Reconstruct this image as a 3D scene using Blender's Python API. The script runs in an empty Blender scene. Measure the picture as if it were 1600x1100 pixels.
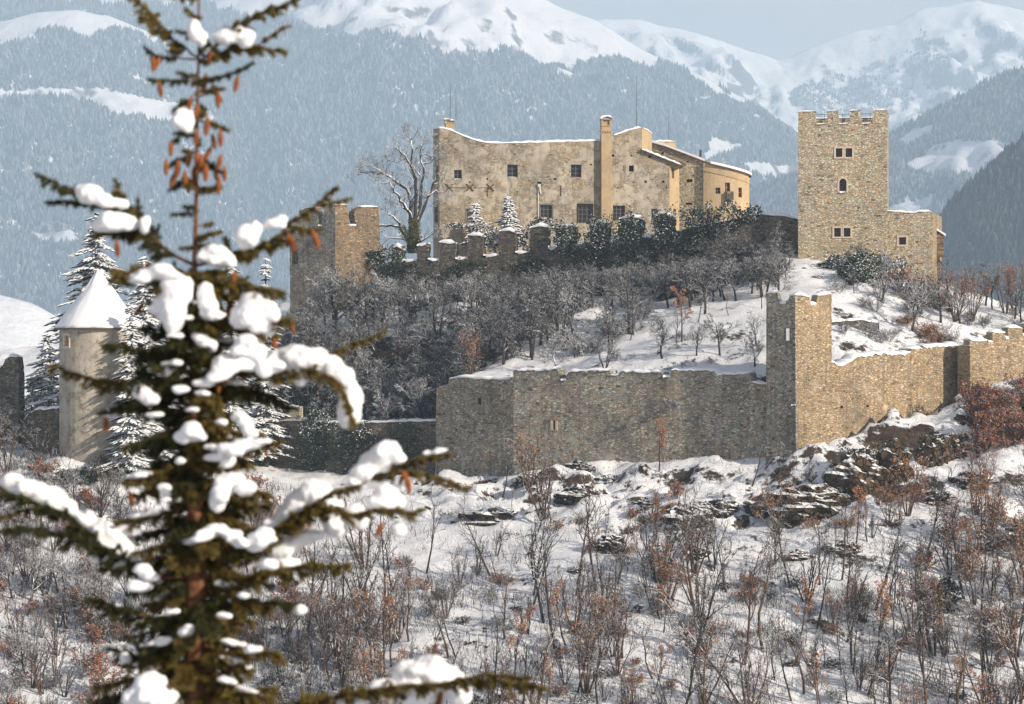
import bpy, math, random
import numpy as np
from mathutils import Vector
from mathutils.geometry import tessellate_polygon

R = math.radians
C = bpy.context.scene.collection
scene = bpy.context.scene

# ------------------------------------------------------------------ camera, sky, sun, exposure
SUN_AZ = 55.0      # degrees from straight behind the camera towards the right
SUN_EL = 23.0
cam_d = bpy.data.cameras.new('camera')
cam = bpy.data.objects.new('camera', cam_d)
C.objects.link(cam)
cam.location = (0, 0, 0)
cam.rotation_euler = (R(90), 0, 0)
cam_d.lens = 90
cam_d.sensor_width = 36
cam_d.clip_start = 0.5
cam_d.clip_end = 40000
cam_d.dof.use_dof = True
cam_d.dof.focus_distance = 290
cam_d.dof.aperture_fstop = 2.6
scene.camera = cam

to_sun = Vector((math.sin(R(SUN_AZ)) * math.cos(R(SUN_EL)), -math.cos(R(SUN_AZ)) * math.cos(R(SUN_EL)), math.sin(R(SUN_EL))))
sun_d = bpy.data.lights.new('sun', 'SUN')
sun = bpy.data.objects.new('sun', sun_d)
C.objects.link(sun)
sun.location = (100, -100, 200)
sun.rotation_euler = to_sun.to_track_quat('Z', 'Y').to_euler()
sun_d.energy = 5.0
sun_d.angle = R(0.5)
sun_d.color = (1.0, 0.885, 0.74)

world = bpy.data.worlds.new('World')
scene.world = world
world.use_nodes = True
wn = world.node_tree
wn.nodes.clear()
w_out = wn.nodes.new('ShaderNodeOutputWorld')
w_bg = wn.nodes.new('ShaderNodeBackground')
w_sky = wn.nodes.new('ShaderNodeTexSky')
w_sky.sky_type = 'NISHITA'
w_sky.sun_disc = False
w_sky.sun_elevation = R(SUN_EL)
w_sky.sun_rotation = R(180 - SUN_AZ)
w_sky.altitude = 600
w_sky.air_density = 1.0
w_sky.dust_density = 2.0
w_bg.inputs['Strength'].default_value = 0.075
# thin high cloud over the blue, the same all round
w_tc = wn.nodes.new('ShaderNodeTexCoord')
w_map = wn.nodes.new('ShaderNodeMapping')
w_map.inputs['Scale'].default_value = (2.2, 2.2, 9.0)
w_noise = wn.nodes.new('ShaderNodeTexNoise')
w_noise.inputs['Scale'].default_value = 2.6
w_noise.inputs['Detail'].default_value = 7
w_noise.inputs['Roughness'].default_value = 0.58
w_ramp = wn.nodes.new('ShaderNodeValToRGB')
w_ramp.color_ramp.elements[0].position = 0.30
w_ramp.color_ramp.elements[0].color = (0.45, 0.45, 0.45, 1)
w_ramp.color_ramp.elements[1].position = 0.68
w_ramp.color_ramp.elements[1].color = (1, 1, 1, 1)
w_mix = wn.nodes.new('ShaderNodeMix')
w_mix.data_type = 'RGBA'
w_mix.inputs['B'].default_value = (7.9, 6.5, 5.7, 1)
L = wn.links.new
L(w_tc.outputs['Generated'], w_map.inputs['Vector'])
L(w_map.outputs['Vector'], w_noise.inputs['Vector'])
L(w_noise.outputs['Fac'], w_ramp.inputs['Fac'])
w_sep = wn.nodes.new('ShaderNodeSeparateXYZ')
w_el = wn.nodes.new('ShaderNodeMapRange')   # cloud banks lie low all round, clearing overhead
w_el.inputs['From Min'].default_value = 0.22; w_el.inputs['From Max'].default_value = 0.6
w_el.inputs['To Min'].default_value = 1.0; w_el.inputs['To Max'].default_value = 0.15
w_mul = wn.nodes.new('ShaderNodeMath'); w_mul.operation = 'MULTIPLY'
L(w_tc.outputs['Generated'], w_sep.inputs[0]); L(w_sep.outputs['Z'], w_el.inputs['Value'])
L(w_ramp.outputs['Color'], w_mul.inputs[0]); L(w_el.outputs['Result'], w_mul.inputs[1]); L(w_mul.outputs[0], w_mix.inputs['Factor'])
L(w_sky.outputs['Color'], w_mix.inputs['A'])
L(w_mix.outputs['Result'], w_bg.inputs['Color'])
L(w_bg.outputs['Background'], w_out.inputs['Surface'])

scene.view_settings.view_transform = 'Standard'
scene.view_settings.look = 'None'
scene.view_settings.gamma = 1.0
scene.view_settings.use_curve_mapping = False
scene.view_settings.exposure = 0.45
cy = scene.cycles
cy.use_denoising = True
cy.max_bounces = 5
cy.diffuse_bounces = 3
cy.glossy_bounces = 2
cy.transmission_bounces = 2
cy.volume_bounces = 2
cy.transparent_max_bounces = 8
cy.caustics_reflective = False
cy.caustics_refractive = False

# ------------------------------------------------------------------ helpers
K = 0.00025   # the view's width is 0.4 of the distance: 1600 picture units wide

def P(px, py, Y):
    return Vector(((px - 800) * K * Y, Y, (550 - py) * K * Y))

def rngof(s):
    return np.random.default_rng(s)

def hash2(ix, iy, seed):
    h = (ix.astype(np.int64) * 374761393 + iy.astype(np.int64) * 668265263 + seed * 974634777) & 0xffffffff
    h = ((h ^ (h >> 13)) * 1274126177) & 0xffffffff
    h = (h ^ (h >> 16)) & 0xffffffff
    return h / 4294967295.0

def vnoise(x, y, seed=0):
    x = np.asarray(x, float); y = np.asarray(y, float)
    ix = np.floor(x); iy = np.floor(y)
    fx = x - ix; fy = y - iy
    fx = fx * fx * (3 - 2 * fx); fy = fy * fy * (3 - 2 * fy)
    a = hash2(ix, iy, seed); b = hash2(ix + 1, iy, seed)
    c = hash2(ix, iy + 1, seed); d = hash2(ix + 1, iy + 1, seed)
    return (a * (1 - fx) + b * fx) * (1 - fy) + (c * (1 - fx) + d * fx) * fy

def fbm(x, y, octv=4, seed=0, gain=0.5):
    s = 0; a = 1; t = 0
    for i in range(octv):
        s = s + a * (vnoise(x * 2 ** i + 17.3 * i, y * 2 ** i - 9.1 * i, seed + i) - 0.5)
        t += a; a *= gain
    return s / t * 2

def sstep(a, b, x):
    t = np.clip((x - a) / (b - a), 0, 1)
    return t * t * (3 - 2 * t)

def mesh(name, verts, facesets, mats, smooth=False):
    """facesets: list of (array (M,k) of indices, material index)"""
    verts = np.asarray(verts, np.float32).reshape(-1, 3)
    me = bpy.data.meshes.new(name)
    me.vertices.add(len(verts))
    me.vertices.foreach_set('co', verts.ravel())
    fs = [(np.asarray(f, np.int32), m) for f, m in facesets if len(f)]
    nl = sum(f.size for f, m in fs); nf = sum(len(f) for f, m in fs)
    me.loops.add(nl); me.polygons.add(nf)
    if nf:
        me.loops.foreach_set('vertex_index', np.concatenate([f.ravel() for f, m in fs]))
        tot = np.concatenate([np.full(len(f), f.shape[1], np.int32) for f, m in fs])
        start = np.concatenate([[0], np.cumsum(tot)[:-1]]).astype(np.int32)
        me.polygons.foreach_set('loop_start', start)
        me.polygons.foreach_set('material_index', np.concatenate([np.full(len(f), m, np.int32) for f, m in fs]))
        me.polygons.foreach_set('use_smooth', np.full(nf, bool(smooth)))
    for m in (mats if isinstance(mats, (list, tuple)) else [mats]):
        me.materials.append(m)
    me.update(calc_edges=True)
    me.validate()
    return me

def link(name, me, parent=None, loc=None):
    o = bpy.data.objects.new(name, me)
    C.objects.link(o)
    if parent is not None:
        o.parent = parent
        if parent.type == 'EMPTY' and loc is None:
            o.location = -parent.location
    if loc is not None:
        o.location = loc
    return o

def obj(name, verts, facesets, mats, parent=None, smooth=False, loc=None):
    return link(name, mesh(name, verts, facesets, mats, smooth), parent, loc)

def tag(o, label=None, cat=None, group=None, kind=None):
    if label: o['label'] = label
    if cat: o['category'] = cat
    if group: o['group'] = group
    if kind: o['kind'] = kind
    return o

def thing(name, loc, label, cat, group=None):
    o = bpy.data.objects.new(name, None)
    C.objects.link(o)
    o.location = loc
    o.empty_display_size = 0.5
    return tag(o, label, cat, group)

class MB:
    """collects polygons of any size for one mesh"""
    def __init__(s): s.v = []; s.f = []
    def poly(s, pts, m=0):
        i = len(s.v); s.v += [tuple(p) for p in pts]; s.f.append((list(range(i, i + len(pts))), m))
    def box(s, c, ax, ay, az, m=0):
        c = Vector(c); ax = Vector(ax); ay = Vector(ay); az = Vector(az)
        q = [c + x * ax + y * ay + z * az for x in (-1, 1) for y in (-1, 1) for z in (-1, 1)]
        i = len(s.v); s.v += [tuple(p) for p in q]
        for f in ((0, 1, 3, 2), (4, 6, 7, 5), (0, 4, 5, 1), (2, 3, 7, 6), (0, 2, 6, 4), (1, 5, 7, 3)):
            s.f.append(([i + k for k in f], m))
    def build(s, name, mats, parent=None, smooth=False, loc=None):
        sets = {}
        for f, m in s.f: sets.setdefault((len(f), m), []).append(f)
        return obj(name, s.v, [(np.array(v), k[1]) for k, v in sets.items()], mats, parent, smooth, loc)

def tubes(items, s=3):
    """items: list of (points, radii); returns verts, quads"""
    by = {}
    for p, r in items: by.setdefault(len(p), []).append((p, r))
    V = []; F = []; off = 0
    for n, lst in by.items():
        p = np.array([a for a, b in lst], float); r = np.array([b for a, b in lst], float)
        T = np.gradient(p, axis=1); T /= np.linalg.norm(T, axis=2, keepdims=True) + 1e-9
        ref = np.zeros_like(T); ref[..., 2] = 1
        st = np.abs(T[:, :1, 2]) > 0.85
        ref = np.where(st[..., None], np.array([1.0, 0, 0]), ref)
        A = np.cross(T, ref); A /= np.linalg.norm(A, axis=2, keepdims=True) + 1e-9
        B = np.cross(T, A)
        ang = np.arange(s) * 2 * np.pi / s
        ring = p[:, :, None] + r[:, :, None, None] * (np.cos(ang)[None, None, :, None] * A[:, :, None] + np.sin(ang)[None, None, :, None] * B[:, :, None])
        M = len(lst)
        V.append(ring.reshape(-1, 3))
        base = off + np.arange(M)[:, None, None] * n * s + np.arange(n - 1)[None, :, None] * s
        k = np.arange(s)[None, None, :]; k2 = (k + 1) % s
        q = np.stack([base + k, base + k2, base + s + k2, base + s + k], -1).reshape(-1, 4)
        F.append(q); off += M * n * s
    return np.concatenate(V), np.concatenate(F)

def leafquads(c, size, rg, flat=0.0, aspect=1.0):
    """random small quads (leaf clumps)"""
    n = len(c)
    nrm = rg.normal(size=(n, 3)); nrm[:, 2] = np.abs(nrm[:, 2]) + flat
    nrm /= np.linalg.norm(nrm, axis=1, keepdims=True)
    t = rg.normal(size=(n, 3)); u = np.cross(nrm, t); u /= np.linalg.norm(u, axis=1, keepdims=True)
    v = np.cross(nrm, u)
    s = np.asarray(size) * rg.uniform(0.6, 1.3, n)
    u = u * s[:, None]; v = v * (s * aspect)[:, None]
    bend = nrm * (s * 0.25)[:, None]
    V = np.stack([c - u, c - v * 0.7 + bend, c + u, c + v * 0.7 + bend], 1).reshape(-1, 3)
    return V, np.arange(4 * n).reshape(n, 4)

def octas(c, ax, ay, az):
    """flattened octahedra (needle or snow clumps)"""
    n = len(c)
    V = np.stack([c + ax, c + ay, c - ax, c - ay, c + az, c - az], 1).reshape(-1, 3)
    b = (np.arange(n) * 6)[:, None]
    f = []
    for i in range(4):
        j = (i + 1) % 4
        f.append(b + np.array([i, j, 4])); f.append(b + np.array([j, i, 5]))
    return V, np.concatenate(f)

# ------------------------------------------------------------------ materials
def newmat(name, rough=0.9, spec=0.2):
    m = bpy.data.materials.new(name); m.use_nodes = True
    nt = m.node_tree
    b = nt.nodes['Principled BSDF']
    b.inputs['Roughness'].default_value = rough
    b.inputs['Specular IOR Level'].default_value = spec
    return m, nt, b

def nd(nt, t, **kw):
    n = nt.nodes.new(t)
    for k, v in kw.items():
        if k in n.inputs: n.inputs[k].default_value = v
        else: setattr(n, k, v)
    return n

def coords(nt, scale=(1, 1, 1), src='Object'):
    tc = nt.nodes.new('ShaderNodeTexCoord')
    mp = nd(nt, 'ShaderNodeMapping', Scale=scale)
    nt.links.new(tc.outputs[src], mp.inputs['Vector'])
    return mp.outputs['Vector']

def ramp(nt, fac, stops):
    r = nt.nodes.new('ShaderNodeValToRGB')
    e = r.color_ramp.elements
    while len(e) < len(stops): e.new(0.5)
    for i, (p, c) in enumerate(stops):
        e[i].position = p
        e[i].color = (c, c, c, 1) if isinstance(c, (int, float)) else (*c, 1)
    nt.links.new(fac, r.inputs['Fac'])
    return r.outputs['Color']

def mixc(nt, fac, a, b, mode='MIX'):
    m = nt.nodes.new('ShaderNodeMix'); m.data_type = 'RGBA'; m.blend_type = mode
    for s, v in (('Factor', fac), ('A', a), ('B', b)):
        if isinstance(v, (int, float)): m.inputs[s].default_value = v
        elif isinstance(v, tuple): m.inputs[s].default_value = (*v, 1)
        else: nt.links.new(v, m.inputs[s])
    return m.outputs['Result']

def math_(nt, op, a, b=0.0, c=None):
    m = nt.nodes.new('ShaderNodeMath'); m.operation = op
    for i, v in enumerate((a, b) if c is None else (a, b, c)):
        if isinstance(v, (int, float)): m.inputs[i].default_value = v
        else: nt.links.new(v, m.inputs[i])
    return m.outputs[0]

def noise(nt, vec, scale, detail=4, rough=0.55):
    n = nd(nt, 'ShaderNodeTexNoise', Scale=scale, Detail=detail, Roughness=rough)
    nt.links.new(vec, n.inputs['Vector'])
    return n.outputs['Fac']

def bump(nt, b, h, strength, dist):
    n = nd(nt, 'ShaderNodeBump', Strength=strength, Distance=dist)
    nt.links.new(h, n.inputs['Height'])
    nt.links.new(n.outputs['Normal'], b.inputs['Normal'])
    return n

def setcol(nt, b, c): nt.links.new(c, b.inputs['Base Color'])

def upz(nt):
    g = nt.nodes.new('ShaderNodeNewGeometry')
    s = nt.nodes.new('ShaderNodeSeparateXYZ')
    nt.links.new(g.outputs['Normal'], s.inputs[0])
    return s.outputs['Z']

SNOW = (0.84, 0.85, 0.87)

def m_snow(name='snow', sc=3.0, bmp=0.05):
    m, nt, b = newmat(name, 0.75, 0.25)
    v = coords(nt)
    c = ramp(nt, noise(nt, v, sc * 0.6, 5), [(0.3, (0.80, 0.81, 0.84)), (0.7, (0.87, 0.87, 0.88))])
    setcol(nt, b, c)
    bump(nt, b, noise(nt, v, sc, 5), 0.5, bmp)
    return m

def m_stone(name, cols, mortar, scale=(2.2, 2.2, 4.6), stain=(0.12, 0.10, 0.08), stain_amt=0.35, plaster=None, plaster_lo=0.45, patch=None, flecks=0.0):
    """rubble masonry: irregular courses, a tone for each stone, recessed joints"""
    m, nt, b = newmat(name, 0.92, 0.15)
    v0 = coords(nt)
    wob = nd(nt, 'ShaderNodeTexNoise', Scale=2.4, Detail=5, Roughness=0.62)
    nt.links.new(v0, wob.inputs['Vector'])
    wv = nt.nodes.new('ShaderNodeVectorMath'); wv.operation = 'MULTIPLY_ADD'
    wv.inputs[1].default_value = (0.42, 0.42, 0.30)
    nt.links.new(wob.outputs['Color'], wv.inputs[0]); nt.links.new(v0, wv.inputs[2])
    mp = nd(nt, 'ShaderNodeMapping', Scale=scale)
    nt.links.new(wv.outputs[0], mp.inputs['Vector'])
    vec = mp.outputs['Vector']
    vo = nd(nt, 'ShaderNodeTexVoronoi', Scale=1.0, Randomness=0.9)
    nt.links.new(vec, vo.inputs['Vector'])
    ve = nd(nt, 'ShaderNodeTexVoronoi', feature='DISTANCE_TO_EDGE', Scale=1.0, Randomness=0.9)
    nt.links.new(vec, ve.inputs['Vector'])
    sep = nt.nodes.new('ShaderNodeSeparateColor')
    nt.links.new(vo.outputs['Color'], sep.inputs[0])
    n = len(cols)
    tone = ramp(nt, sep.outputs[0], [(i / (n - 1), c) for i, c in enumerate(cols)])
    fine = noise(nt, v0, 9.0, 5, 0.65)
    tone = mixc(nt, 0.55, tone, ramp(nt, fine, [(0.3, 0.55), (0.65, 1.0)]), 'MULTIPLY')
    edge = ramp(nt, ve.outputs['Distance'], [(0.0, 0.0), (0.13, 1.0)])
    col = mixc(nt, edge, mortar, tone)
    big = noise(nt, v0, 0.22, 5, 0.6)
    height = math_(nt, 'MULTIPLY_ADD', edge, 0.7, fine)
    if plaster is not None:
        pm = ramp(nt, noise(nt, v0, 0.55, 8, 0.68), [(plaster_lo - 0.035, 0.0), (plaster_lo + 0.045, 1.0)])
        pcol = ramp(nt, noise(nt, v0, 1.1, 8, 0.7), [(0.28, plaster[0]), (0.5, plaster[1]), (0.72, plaster[2])])
        pcol = mixc(nt, 0.5, pcol, ramp(nt, fine, [(0.3, 0.6), (0.65, 1.0)]), 'MULTIPLY')
        col = mixc(nt, pm, col, pcol)
        height = mixc(nt, pm, height, fine)
    st = ramp(nt, big, [(0.46, 0.0), (0.72, stain_amt)])
    col = mixc(nt, st, col, stain)
    vs = coords(nt, (1.6, 1.6, 0.16))
    streak = ramp(nt, noise(nt, vs, 1.2, 5, 0.6), [(0.5, 0.0), (0.75, stain_amt * 0.9)])
    col = mixc(nt, streak, col, stain)
    if patch is not None:
        pf = ramp(nt, noise(nt, v0, 0.35, 6, 0.65), [(0.55, 0.0), (0.72, 0.7)])
        col = mixc(nt, pf, col, patch)
    tp_ = noise(nt, v0, 0.13, 6, 0.7)
    col = mixc(nt, ramp(nt, tp_, [(0.30, 0.35), (0.7, 0.75)]), col, ramp(nt, tp_, [(0.40, (0.34, 0.36, 0.37)), (0.66, (0.66, 0.58, 0.48))]), 'SOFT_LIGHT')
    if flecks:
        fl = ramp(nt, noise(nt, coords(nt, (2.6, 2.6, 5.5)), 1.0, 3, 0.7), [(0.70 - flecks, 0.0), (0.735 - flecks, 0.9)])
        col = mixc(nt, fl, col, SNOW)
    setcol(nt, b, col)
    bump(nt, b, height, 1.0, 0.13)
    return m

def m_snowtop(name, under, lo=0.25, hi=0.6, nscale=2.0, namt=0.35, rough=0.9, snow=SNOW, var=None, bmp=None, vscale=6.0):
    """bark, rock, leaf or needle with snow lying on whatever faces up"""
    m, nt, b = newmat(name, rough, 0.15)
    v = coords(nt)
    n = noise(nt, v, nscale, 5, 0.6)
    z = math_(nt, 'MULTIPLY_ADD', math_(nt, 'SUBTRACT', n, 0.5), namt * 2, upz(nt))
    f = ramp(nt, z, [(max(0.0, lo), 0.0), (hi, 1.0)])
    if var:
        base = ramp(nt, noise(nt, v, vscale, 4, 0.6), [(0.3, var[0]), (0.5, under), (0.7, var[1])])
    else:
        base = ramp(nt, noise(nt, v, vscale, 3), [(0.3, tuple(x * 0.6 for x in under)), (0.7, tuple(x * 1.3 for x in under))])
    if bmp and bmp >= 0.2:              # fractured rock
        wv = nt.nodes.new('ShaderNodeVectorMath'); wv.operation = 'MULTIPLY_ADD'; wv.inputs[1].default_value = (0.9, 0.9, 0.9)
        wn_ = nd(nt, 'ShaderNodeTexNoise', Scale=0.9, Detail=5); nt.links.new(v, wn_.inputs['Vector'])
        nt.links.new(wn_.outputs['Color'], wv.inputs[0]); nt.links.new(v, wv.inputs[1 if False else 2])
        ve = nd(nt, 'ShaderNodeTexVoronoi', feature='DISTANCE_TO_EDGE', Scale=1.15); nt.links.new(wv.outputs[0], ve.inputs['Vector'])
        vc = nd(nt, 'ShaderNodeTexVoronoi', Scale=1.15); nt.links.new(wv.outputs[0], vc.inputs['Vector'])
        sc_ = nt.nodes.new('ShaderNodeSeparateColor'); nt.links.new(vc.outputs['Color'], sc_.inputs[0])
        ck = ramp(nt, ve.outputs['Distance'], [(0.0, 0.25), (0.09, 1.0)])
        base = mixc(nt, 1.0, base, ck, 'MULTIPLY')
        base = mixc(nt, 0.7, base, ramp(nt, sc_.outputs[0], [(0.0, 0.45), (1.0, 1.0)]), 'MULTIPLY')
        hgt = math_(nt, 'ADD', math_(nt, 'MULTIPLY', sc_.outputs[1], 1.3), math_(nt, 'ADD', ck, noise(nt, v, vscale, 6, 0.65)))
        setcol(nt, b, mixc(nt, f, base, snow)); bump(nt, b, hgt, 1.0, bmp)
        return m
    setcol(nt, b, mixc(nt, f, base, snow))
    if bmp: bump(nt, b, noise(nt, v, vscale, 6, 0.65), 0.9, bmp)
    return m

def m_plain(name, col, rough=0.8, spec=0.3, var=0.25, scale=8.0, bmp=0.0):
    m, nt, b = newmat(name, rough, spec)
    v = coords(nt)
    n = noise(nt, v, scale, 5, 0.6)
    setcol(nt, b, ramp(nt, n, [(0.3, tuple(x * (1 - var) for x in col)), (0.7, tuple(min(1, x * (1 + var)) for x in col))]))
    if bmp: bump(nt, b, n, 0.8, bmp)
    return m

M = {}
M['snow'] = m_snow()
M['snow_soft'] = m_snow('snow_soft', 9.0, 0.012)
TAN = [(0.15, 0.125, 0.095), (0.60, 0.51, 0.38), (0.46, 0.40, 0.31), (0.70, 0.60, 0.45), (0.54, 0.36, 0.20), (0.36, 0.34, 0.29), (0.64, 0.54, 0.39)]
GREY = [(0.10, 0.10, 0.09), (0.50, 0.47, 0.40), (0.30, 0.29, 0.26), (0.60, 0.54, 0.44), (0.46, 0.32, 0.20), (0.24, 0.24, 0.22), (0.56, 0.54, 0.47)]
SUN_OCH = [(0.16, 0.125, 0.09), (0.52, 0.42, 0.29), (0.38, 0.32, 0.235), (0.62, 0.52, 0.37), (0.46, 0.31, 0.17), (0.31, 0.28, 0.225), (0.56, 0.46, 0.33)]
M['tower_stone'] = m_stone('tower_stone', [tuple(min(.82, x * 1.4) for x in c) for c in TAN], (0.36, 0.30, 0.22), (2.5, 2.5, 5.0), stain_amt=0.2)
M['grey_shade_stone'] = m_stone('grey_shade_stone', [tuple(min(.75, x * 1.4) for x in c) for c in GREY], (0.25, 0.235, 0.20), (2.3, 2.3, 4.6), stain=(0.07, 0.072, 0.07), stain_amt=0.6, flecks=0.012, plaster=((0.34, 0.325, 0.285), (0.46, 0.43, 0.37), (0.54, 0.50, 0.42)), plaster_lo=0.60)  # grey tones put the shade of walls turned from the sun into colour
M['sunlit_ochre_stone'] = m_stone('sunlit_ochre_stone', [tuple(min(.8, x * k) for x, k in zip(c, (1.28, 1.23, 1.17))) for c in SUN_OCH], (0.38, 0.29, 0.19), (2.4, 2.4, 4.8), stain=(0.15, 0.125, 0.095), stain_amt=0.5, flecks=-0.01, plaster=((0.50, 0.40, 0.28), (0.60, 0.49, 0.35), (0.66, 0.55, 0.40)), plaster_lo=0.60)  # warmer tones put the sunlight of lit walls into the stone colour
M['dark_shade_stone'] = m_stone('dark_shade_stone', [tuple(x * 0.55 for x in c) for c in GREY], (0.09, 0.085, 0.075), (2.0, 2.0, 4.0), stain=(0.04, 0.045, 0.04), stain_amt=0.6)  # darkened grey stone; puts the shade on upper and garden walls into colour
M['ruin_stone'] = m_stone('ruin_stone', [(0.13, 0.10, 0.07), (0.46, 0.35, 0.23), (0.30, 0.25, 0.19), (0.56, 0.44, 0.30), (0.44, 0.25, 0.13), (0.25, 0.22, 0.19)], (0.22, 0.18, 0.13), (2.3, 2.3, 4.6), stain=(0.10, 0.09, 0.08), stain_amt=0.5)  # warm tones carry the sun on the ruined tower's lit face
M['palace_plaster'] = m_stone('palace_plaster', TAN, (0.40, 0.34, 0.25), (2.4, 2.4, 5.0), stain=(0.22, 0.20, 0.17), stain_amt=0.6,
    plaster=((0.29, 0.275, 0.24), (0.52, 0.465, 0.38), (0.66, 0.56, 0.43)), plaster_lo=0.49)
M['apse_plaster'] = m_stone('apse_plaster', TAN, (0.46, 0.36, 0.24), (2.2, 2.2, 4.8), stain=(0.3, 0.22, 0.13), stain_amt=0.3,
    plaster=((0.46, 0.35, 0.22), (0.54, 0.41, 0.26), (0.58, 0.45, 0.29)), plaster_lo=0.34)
M['round_plaster'] = m_stone('round_plaster', GREY, (0.3, 0.27, 0.23), (2.2, 2.2, 4.8), stain=(0.17, 0.155, 0.13), stain_amt=0.35,
    plaster=((0.28, 0.26, 0.225), (0.48, 0.44, 0.375), (0.60, 0.55, 0.47)), plaster_lo=0.40)
M['pale_stone'] = m_plain('pale_stone', (0.60, 0.47, 0.36), 0.85, 0.2, 0.18, 4.0, 0.02)
M['brick'] = m_plain('brick', (0.34, 0.17, 0.10), 0.9, 0.1, 0.3, 6.0, 0.02)
M['glass'] = m_plain('glass', (0.016, 0.019, 0.023), 0.25, 0.35, 0.3, 3.0)
M['iron'] = m_plain('iron', (0.035, 0.033, 0.03), 0.6, 0.4, 0.3)
M['rust'] = m_plain('rust', (0.12, 0.07, 0.035), 0.9, 0.1, 0.35)
M['window_wood'] = m_plain('window_wood', (0.17, 0.15, 0.13), 0.8, 0.2, 0.3)
M['wood'] = m_plain('wood', (0.13, 0.085, 0.05), 0.9, 0.1, 0.35)
M['zinc'] = m_plain('zinc', (0.55, 0.53, 0.50), 0.5, 0.4, 0.15)
M['dark_hole'] = m_plain('dark_hole', (0.03, 0.026, 0.022), 0.95, 0.0, 0.2)
M['roof_shingle'] = m_snowtop('roof_shingle', (0.14, 0.10, 0.075), 0.15, 0.35, 1.2, 0.16, bmp=0.04, vscale=5.0)
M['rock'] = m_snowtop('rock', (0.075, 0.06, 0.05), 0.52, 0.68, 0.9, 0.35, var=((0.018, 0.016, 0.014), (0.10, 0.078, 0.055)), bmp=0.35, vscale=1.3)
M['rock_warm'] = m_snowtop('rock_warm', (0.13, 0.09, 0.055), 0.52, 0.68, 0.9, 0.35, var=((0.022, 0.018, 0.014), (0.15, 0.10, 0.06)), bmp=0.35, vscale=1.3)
M['bark'] = m_snowtop('bark', (0.045, 0.038, 0.034), 0.48, 0.62, 1.2, 0.28, vscale=3.0)
M['bark_warm'] = m_snowtop('bark_warm', (0.10, 0.065, 0.042), 0.55, 0.7, 1.4, 0.35, vscale=3.0)
M['bark_snowy'] = m_snowtop('bark_snowy', (0.05, 0.042, 0.038), 0.18, 0.36, 1.0, 0.35, vscale=3.0)
M['twig'] = m_snowtop('twig', (0.043, 0.037, 0.033), 0.40, 0.62, 0.8, 0.5, vscale=2.0)
M['twig_dark'] = m_snowtop('twig_dark', (0.042, 0.038, 0.035), 0.50, 0.70, 0.8, 0.5, vscale=2.0)
M['twig_warm'] = m_snowtop('twig_warm', (0.085, 0.05, 0.032), 0.45, 0.68, 0.8, 0.5, vscale=2.0)
M['conifer'] = m_snowtop('conifer', (0.028, 0.042, 0.032), 0.50, 0.68, 1.1, 0.9, vscale=2.0)
M['ivy'] = m_snowtop('ivy', (0.026, 0.045, 0.026), 0.55, 0.75, 0.55, 0.8, vscale=1.5, var=((0.014, 0.026, 0.016), (0.05, 0.065, 0.03)))
M['ivy_dark'] = m_snowtop('ivy_dark', (0.02, 0.032, 0.022), 0.80, 0.95, 0.5, 0.5, vscale=1.5, var=((0.012, 0.02, 0.014), (0.04, 0.05, 0.026)))
M['bush_snowy'] = m_snowtop('bush_snowy', (0.05, 0.05, 0.032), 0.30, 0.5, 0.8, 0.8, vscale=1.5)
M['bramble'] = m_snowtop('bramble', (0.04, 0.04, 0.024), 0.70, 0.88, 0.8, 0.7, vscale=1.8, var=((0.016, 0.02, 0.014), (0.085, 0.055, 0.03)))
M['leaf_orange'] = m_snowtop('leaf_orange', (0.42, 0.17, 0.055), 0.8, 0.95, 1.0, 0.4, vscale=1.2, var=((0.20, 0.075, 0.03), (0.42, 0.20, 0.07)))
M['leaf_red'] = m_snowtop('leaf_red', (0.30, 0.105, 0.04), 0.78, 0.94, 1.0, 0.4, vscale=1.2, var=((0.15, 0.055, 0.026), (0.42, 0.17, 0.06)))
M['moss'] = m_snowtop('moss', (0.10, 0.10, 0.03), 0.6, 0.75, 0.9, 0.5, vscale=2.0, var=((0.03, 0.04, 0.015), (0.16, 0.13, 0.035)), bmp=0.2)
M['spruce_bark'] = m_plain('spruce_bark', (0.16, 0.075, 0.042), 0.95, 0.1, 0.5, 22.0, 0.01)
M['needle'] = m_plain('needle', (0.145, 0.108, 0.026), 0.7, 0.25, 0.4, 14.0)  # olive tone carries the sun on the outer boughs
M['needle_shaded'] = m_plain('needle_shaded', (0.05, 0.055, 0.018), 0.7, 0.25, 0.45, 14.0)  # darker needle colour stands for shade on left and inner boughs
M['cone'] = m_plain('cone', (0.30, 0.105, 0.035), 0.8, 0.2, 0.4, 60.0, 0.004)

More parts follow.
